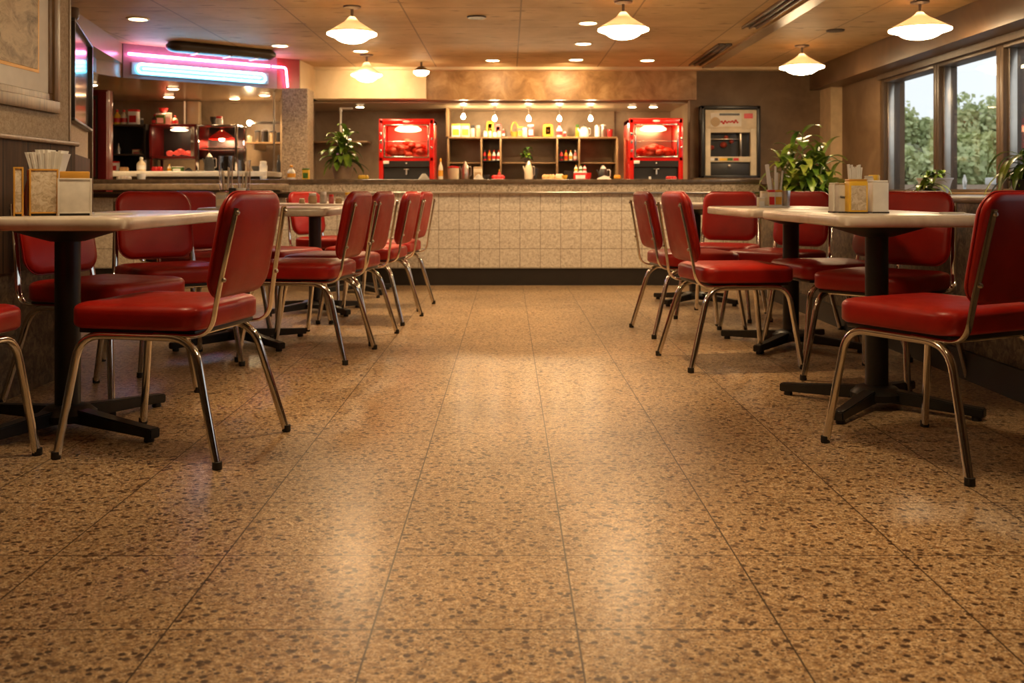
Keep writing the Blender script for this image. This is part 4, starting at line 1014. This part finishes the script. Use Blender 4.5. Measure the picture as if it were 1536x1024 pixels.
def napkins(x, y, z, w, h, label, n=15, name='napkin_bundle', flare=.35):
    t = root(name, (x, y, z), label, 'napkins'); bm = nb(); rnd = random.Random(int(w*1e4))
    for i in range(n):
        a = -1+2*i/(n-1); x0 = a*w*.36; x1 = a*w*.5*(1+flare*.3)
        hh = h*(.88+.12*rnd.random()); dd = w*.16
        pts = []
        for kx_ in range(5):
            f = kx_/4; xx = x0+(x1-x0)*f**1.6; zz = hh*f
            pts.append((xx, zz))
        fr = [[bm.verts.new((p[0]+(.0022 if flare < .1 else w*.37/n*(1.0+.9*p[1]/h))*s, (dd*(1 if q else -1))*(1+(.7 if flare > .1 else .2)*p[1]/h)+w*.02*math.sin(i*2.1), p[1])) for q in (0, 1) for s in ((-1, 1) if q == 0 else (1, -1))] for p in pts]
        for a_, b_ in zip(fr, fr[1:]):
            for j in range(4): bm.faces.new((a_[j], a_[(j+1) % 4], b_[(j+1) % 4], b_[j]))
        bm.faces.new(fr[0][::-1]); bm.faces.new(fr[-1])
    o = link('paper_stack', bm, 'paper_white', t, 30); o['kind'] = 'stuff'
    link('wrap_band', B(-w*.37, w*.37, -dd*1.08, dd*1.08, 0, h*.10, .002), 'linen_white', t)
box_dispenser(fx(28, 3.42), 3.42, .026, .05, .165, 'narrow beige card holder leftmost on the near left table', 'menu_holder', rz=.42)
I('bottle', 43, 13, 70, 3.46, TT, 'sauce_brown', 'dark sauce bottle between the beige holder and the gilt napkin box', 'bottle', 'sauce_brown', 'sauce_bottle')
box_dispenser(fx(70), 3.48, .086, .06, .160, 'gilt edged napkin box with embossed front on the near left table', 'napkin_dispenser', rz=.42)
napkins(fx(72, 3.62), 3.62, TT+.10, .118, .135, 'fan of white paper napkins behind the gilt napkin box')
link('holder_cup', B(-.05, .05, -.03, .03, 0, .10), 'carton_grey', [o for o in C.objects if o.name.startswith('napkin_bundle')][0], 30, Matrix.Translation((0, 0, -.10)))
box_dispenser(fx(112, 3.50), 3.50, .104, .07, .128, 'grey wrapped dispenser with gold lid, right end of the near left group', 'napkin_dispenser', 'carton_grey', 'carton_grey', .42, True)
def paper(x, y, w, d, label, rz=0):
    t = root('paper_sheet', (x, y, TT), label, 'paper', None, rz); bm = nb()
    bend = [[bm.verts.new((-w/2+w*i/6, -d/2+d*j/4, .0012+.006*(i/6)**3*(1 if j > 2 else .3))) for j in range(5)] for i in range(7)]
    for i in range(6):
        for j in range(4): bm.faces.new((bend[i][j], bend[i+1][j], bend[i+1][j+1], bend[i][j+1]))
    bmesh.ops.solidify(bm, geom=bm.faces[:], thickness=.001); link('sheet', bm, 'paper_white', t, 60)
    link('fold_line', B(-w*.4, w*.4, -.0015, .0015, .001, .0075), 'linen_white', t)
paper(-1.42, 3.60, .16, .11, 'white folded paper lying on the near left table', .3)
paper(1.42, 5.35, .20, .13, 'white paper sheet on the middle right table right of the packets', .2)
paper(1.66, 3.74, .12, .1, 'small white paper on the near right table behind the red chair back', .1)
# second left table
Y2 = 5.30
def tumbler(px, w, h, Y, z, label, straws):
    x = at(px, 0, Y)[0]; r = w/F*Y/2; H = h/F*Y; t = root('glass_tumbler', (x, Y, z), label, 'glass')
    link('glass', lathe(nb(), [(r*.80, 0), (r*.86, .006), (r, H), (r-.003, H), (r*.80, .012)], 24, (0, 0, 0), True), 'clear_glass', t, 60)
    bm = nb(); rnd = random.Random(px)
    for i in range(straws):
        a = rnd.random()*6.28; q = r*.55
        tube(bm, [(math.cos(a)*q*.5, math.sin(a)*q*.5, .014), (math.cos(a+.4)*q, math.sin(a+.4)*q, H*(.5+.2*rnd.random()))], .003, 6)
    o = link('straws', bm, 'linen_white', t, 60); o['kind'] = 'stuff'
CT = 'second left table'
t = root('caddy_box', (at(347, 0, Y2)[0], Y2+.03, TT), 'grey box carrying the tall tumblers on the second left table', 'box')
link('body', B(-.07, .09, -.045, .05, 0, .075, .004), 'carton_grey', t); link('rim', B(-.073, .093, -.048, .053, .07, .082, .003), 'pastel_tan', t)
tumbler(339, 22, 54, Y2+.02, TT+.082, 'ribbed tall tumbler on the left of the caddy on the second left table', 7)
tumbler(366, 21, 48, Y2+.03, TT+.082, 'ribbed tall tumbler on the right of the caddy on the second left table', 4)
I('bottle', 349, 6, 34, Y2-.06, TT, 'amber', 'slim amber bottle between the two tall tumblers', 'bottle', 'white_plastic', 'sauce_bottle')
I('carton', 349, 10, 30, Y2-.12, TT, 'charcoal', 'small black box in front of the tumblers', 'box', 'charcoal', 'black_box')
I('cup', 361, 15, 17, Y2-.13, TT+.045, 'paper_white', 'white paper cup standing in the packet box', 'cup')
I('carton', 362, 20, 12, Y2-.13, TT, 'amber', 'low orange packet box under the white paper cup', 'box', 'yellow', 'packet_box')
I('carton', 332, 14, 22, Y2-.1, TT, 'carton_grey', 'pale grey carton at the left foot of the tumblers', 'box', 'cream', 'sugar_carton')
for i, (px, w, h, m, m2, lb) in enumerate(((453, 9, 8, 'pastel_tan', 'cream', 'tiny tan pot leftmost on the third left table'), (469, 13, 16, 'pastel_tan', 'white_plastic', 'tan jar with white top on the third left table'),
        (485, 11, 18, 'carton_grey', 'white_plastic', 'tall grey jar with white lid on the third left table'), (497, 8, 14, 'pink', 'red', 'little red jar on the third left table'),
        (508, 10, 10, 'pastel_tan', 'cream', 'low tan jar near the chair back on the third left table'), (523, 13, 17, 'pastel_tan', 'yellow', 'jar with yellow lid on the third left table'))):
    I('jar', px, w, h, 7.1, TT, m, lb, 'jar', m2, 'condiment_jar', 'jars on the third left table')
# right near table
YR = 3.95
g = lambda px: at(px, 0, YR)[0]
def carton(px, w, h, m, label, name, y=YR, panel=None, d=.06, edge=None):
    t = root(name, (at(px, 0, y)[0], y, TT), label, 'box'); W = w/F*y; H = h/F*y
    link('body', B(-W/2, W/2, -d/2, d/2, 0, H, .004), m, t)
    if panel: link('front_label', B(-W*.40, W*.40, -d/2-.002, -d/2+.001, H*.10, H*.86), panel, t)
    link('base', B(-W/2-.001, W/2+.001, -d/2-.001, d/2+.001, 0, .006), 'charcoal', t)
    link('top_flap', B(-W/2+.002, W/2-.002, -d/2+.004, d/2-.002, H, H+.008, .002), edge or m, t)
carton(1251, 10, 42, 'linen_white', 'narrow pale packet at the left end of the near right group', 'sugar_packet_box', 3.98)
carton(1261, 13, 42, 'carton_grey', 'beige packet box with a dark scribble on the near right table', 'sugar_packet_box', 3.93, None, .06, 'pastel_tan')
t = [o for o in C.objects if o.name.startswith('sugar_packet_box')][-1]
bm = nb(); tube(bm, [(-.012+.024*i/14, -.0315, .062+.006*math.sin(i*1.9)) for i in range(15)], .0012, 5); link('scribble', bm, 'charcoal', t, 60)
carton(1284, 28, 48, 'yellow', 'yellow box with silvery ornament label on the near right table', 'tea_box', 3.88, 'embossed_label', .06, 'gold_edge')
carton(1316, 24, 46, 'white_plastic', 'plain tall white box right of the yellow box', 'napkin_box', 3.90, None, .075)
carton(1303, 9, 52, 'carton_grey', 'grey narrow box squeezed between yellow and white boxes', 'napkin_box', 4.02, None, .05)
napkins(at(1282, 0, 4.05)[0], 4.05, TT+.05, .052, .145, 'upright white napkins behind the yellow box', 9, 'napkin_bundle', .0)
o = [o for o in C.objects if o.name.startswith('napkin_bundle')][-1]
link('holder_cup', B(-.028, .028, -.02, .02, 0, .05), 'pastel_tan', o, 30, Matrix.Translation((0, 0, -.05)))
I('jar', 1311, 20, 56, 4.06, TT, 'amber', 'amber jar with a yellow lid behind the white box', 'jar', 'yellow', 'condiment_jar')
# right middle table
YM = 5.42
for i, (px, w, h, m, m2, lb) in enumerate(((1141, 9, 15, 'cream', 'linen_white', 'low cream packet leftmost on the middle right table'), (1147, 11, 24, 'linen_white', 'cream', 'cream packet second from left on the middle right table'),
        (1156, 10, 26, 'cream', 'red', 'cream packet with red top on the middle right table'), (1166, 12, 26, 'linen_white', 'amber', 'pale packet with orange top on the middle right table'))):
    I('carton', px, w, h, YM+.02*(i % 2), TT, m, lb, 'box', m2, 'sugar_packet_box', 'cream packets on the middle right table', .05)
I('cup', 1179, 13, 25, YM, TT, 'steel', 'steel cup right of the cream packets', 'cup', None, 'steel_cup')
t = root('utensil_cup', (at(1163, 0, YM+.09)[0], YM+.09, TT), 'dark cup bristling with paper wrapped sticks on the middle right table', 'utensil holder')
link('cup', L([(.035, 0), (.045, .09), (.042, .09), (.032, .01)], 20), 'dark_pot', t, 50)
for i, (a, b, h, m) in enumerate(((-.075, -.03, .235, 'paper_white'), (-.045, -.015, .17, 'carton_grey'), (-.02, -.005, .16, 'pastel_tan'), (.0, .0, .225, 'paper_white'), (.02, .01, .19, 'linen_white'), (.04, .02, .185, 'pastel_tan'), (.065, .03, .20, 'carton_grey'))):
    link('wrapped_stick', bar(nb(), (b*.7, 0, .02), (a*.62, .01*(i % 3), h), .022 if i == 0 else .011, .007, (0, 1, 0), .002), m, t)
# ------------------------------------------------------------ plants
def leaf(bm, base, dirv, length, width, droop, rnd):
    d = Vector(dirv).normalized(); side = d.cross(Vector((0, 0, 1)))
    if side.length < .05: side = Vector((1, 0, 0))
    side.normalize(); n = 7; p = Vector(base); rows = []
    for i in range(n+1):
        s = i/n; wv = width*math.sin(PI*min(1, s*.93+.05))**.8*.5
        up = side.cross(d).normalized()
        rows.append((bm.verts.new(p-side*wv+up*wv*.25), bm.verts.new(p), bm.verts.new(p+side*wv+up*wv*.25)))
        p = p+d*length/n; d = (d+Vector((0, 0, -droop/n*(1+s*1.5)))).normalized()
    for a, b in zip(rows, rows[1:]):
        bm.faces.new((a[0], a[1], b[1], b[0])); bm.faces.new((a[1], a[2], b[2], b[1]))
def plant(name, loc, label, pot, stems, n, L0, W0, mats, seed, droop=1.3, spread=1.0, cat='plant'):
    """pot=(r0,r1,h,mat); stems=list of (dx,dy,h)"""
    t = root(name, loc, label, cat); rnd = random.Random(seed); r0, r1, h, pm = pot
    link('pot', L([(r0, 0), (r1, h*.9), (r1*1.06, h*.92), (r1*1.06, h), (r1*.94, h), (r1*.92, h*.88)], 28), pm, t, 50)
    link('soil', L([(r1*.9, h*.86), (r1*.93, h*.90)], 20), 'soil', t)
    bms = [nb() for _ in mats]; sb = nb()
    for (dx, dy, hh) in stems:
        top = Vector((dx, dy, h+hh)); tube(sb, [(dx*.3, dy*.3, h*.88), (dx*.7, dy*.7, h+hh*.5), top], .007, 6)
        for i in range(n):
            f = (i+.5)/n; b = Vector((dx*(.3+.7*f), dy*(.3+.7*f), h+hh*(.15+.85*f)))
            a = i*2.4+rnd.random()*.7; el = -.1+1.1*f*rnd.random()+.45*f
            dv = (math.cos(a)*math.cos(el)*spread, math.sin(a)*math.cos(el)*spread, math.sin(el)+.15)
            leaf(bms[rnd.randrange(len(mats))], b, dv, L0*(.7+.5*rnd.random())*(1.1-.35*f), W0*(.75+.5*rnd.random()), droop*(.6+.8*rnd.random()), rnd)
    link('stem', sb, 'stem_green', t, 60)
    for b, m in zip(bms, mats): link('foliage', b, m, t, 60)
    return t
plant('potted_plant', (at(514, 0, 9.52)[0], 9.52, .966), 'leafy potted plant in a tan clay pot on the counter', (.075, .10, .13, 'clay_pot'), [(-.04, 0, .26), (.03, .02, .33), (.06, -.03, .2), (-.1, .02, .12), (0, -.05, .26)], 13, .22, .058, ['leaf_green', 'leaf_dark'], 5, 1.3)
plant('herb_plant', (at(790, 0, YS+.12)[0], YS+.12, Z2), 'small green herb plant on the middle lower shelf', (.03, .042, .05, 'dark_pot'), [(-.03, 0, .08), (.02, 0, .14), (0, 0, .05)], 9, .09, .045, ['green_herb', 'leaf_green'], 31, 1.2)
plant('bushy_plant', (2.58, 8.76, 0), 'large bushy green plant standing beyond the right end of the counter', (.19, .24, .52, 'dark_pot'),
      [(0, 0, .86), (-.08, .05, .72), (.1, -.04, .68), (-.14, -.1, .52), (.16, .04, .50), (0, -.12, .62), (-.22, 0, .34), (.2, -.1, .34), (.05, .1, .60), (-.1, -.14, .28), (.1, -.16, .26), (-.02, -.16, .42), (-.30, -.08, .22), (.26, 0, .45), (-.2, -.02, .62), (.18, -.02, .66)], 24, .29, .078, ['leaf_green', 'leaf_dark', 'leaf_variegated'], 9, 1.4, 1.1)
plant('small_plant', (at(1392, 0, 6.9)[0], 6.9, .828), 'small spiky plant in a tray on the window ledge', (.05, .07, .035, 'dark_pot'), [(-.05, 0, .02), (0, 0, .05), (.04, 0, .05), (-.03, -.02, .02)], 8, .17, .030, ['leaf_green', 'leaf_variegated'], 12, 1.5)
plant('small_plant', (at(1402, 0, 7.3)[0], 7.3, .828), 'small plant in a pale grey pot on the window ledge', (.085, .12, .125, 'grey_pot'), [(-.05, 0, .02), (.05, 0, .02), (0, .03, .04)], 9, .10, .034, ['leaf_green', 'leaf_dark'], 13, 1.6)
plant('arching_plant', (at(1548, 0, 6.0)[0], 6.0, .828), 'arching long leaved plant at the right photo edge before the window', (.09, .12, .10, 'dark_pot'), [(0, 0, .10), (-.06, 0, .16), (.05, 0, .2), (-.03, -.04, .05), (0, .05, .14)], 9, .33, .042, ['leaf_green', 'leaf_dark'], 21, 2.2)
# ------------------------------------------------------------ outdoors
struct('ground_outside', B(4.01, 90, -10, 110, -.35, -.25), 'asphalt')
def tree(x, y, h, w, m, label, seed):
    t = root('leafy_tree', (x, y, -.25), label, 'tree', 'trees outside the window'); rnd = random.Random(seed)
    link('trunk', tube(nb(), [(0, 0, 0), (.1, 0, h*.3), (0, 0, h*.55)], .16, 8), 'trunk_bark', t, 60)
    bm = nb(); cl = [(rnd.gauss(0, w*.24), rnd.gauss(0, w*.2), h*(.18+.74*rnd.random())) for _ in range(16)]+[(0, 0, h*.9)]
    for (cx, cy, cz) in cl:
        R = w*.26*(1.15-.6*cz/h)
        for _ in range(300):
            v = Vector((rnd.gauss(0, 1), rnd.gauss(0, 1), rnd.gauss(0, 1))).normalized()*R*(.55+.5*rnd.random())
            c = Vector((cx, cy, max(.2, cz+v.z)))+Vector((v.x, v.y, 0)); s = .06+.07*rnd.random()
            a = Vector((rnd.gauss(0, 1), rnd.gauss(0, 1), rnd.gauss(0, 1))).normalized(); b = a.orthogonal().normalized(); a = a.cross(b)
            bm.faces.new([bm.verts.new(c+a*s), bm.verts.new(c+b*s*.7), bm.verts.new(c-a*s), bm.verts.new(c-b*s*.7)])
    link('crown', bm, m, t, None)
def out(px, Y): return (px-CX)/F*Y
for i, (px, Y, py, w, m, lb) in enumerate((
        (1362, 34, 172, 2.4, 'tree_green', 'green tree at the far left of the first window pane'),
        (1390, 40, 182, 2.6, 'tree_yellow_green', 'yellow green tree in the middle of the first window pane'),
        (1440, 36, 148, 4.2, 'tree_green', 'tallest green tree in the second window pane'),
        (1483, 38, 168, 3.2, 'tree_green', 'green tree at the right of the second window pane'),
        (1418, 44, 176, 3.6, 'tree_grey_green', 'grey green tree behind the mullion between the panes'),
        (1464, 30, 205, 2.6, 'tree_yellow_green', 'low yellow green tree in front of the tallest tree'),
        (1540, 36, 158, 4.6, 'tree_grey_green', 'brownish grey green tree in the third window pane'),
        (1610, 40, 150, 5.0, 'tree_green', 'green tree beyond the right photo edge'),
        (1370, 28, 228, 2.6, 'tree_grey_green', 'low dark hedge tree at the bottom of the first pane'),
        (1425, 27, 225, 3.0, 'tree_green', 'low bush like tree at the bottom of the second pane'))):
    tree(out(px, Y), Y, 1.10+(HY-py)/F*Y, w, m, lb, 30+i)
t = root('garden_wall', (out(1470, 24), 24, -.25), 'low tan building wall outside behind the glass', 'wall')
link('wall', B(-2.2, 6, 0, .3, 0, 1.28), 'tan_render', t); link('coping', B(.3, 6, -.1, .4, 1.28, 1.45, .03), 'pale_roof', t)
t = root('bollard_post', (out(1447, 20), 20, -.25), 'pale slim post outside in the second window pane', 'post')
link('post', tube(nb(), [(0, 0, 0), (0, 0, 1.2)], .028, 10), 'pale_roof', t, 60); link('head', L([(.03, 1.2), (.045, 1.32), (.01, 1.45)], 12), 'steel', t)
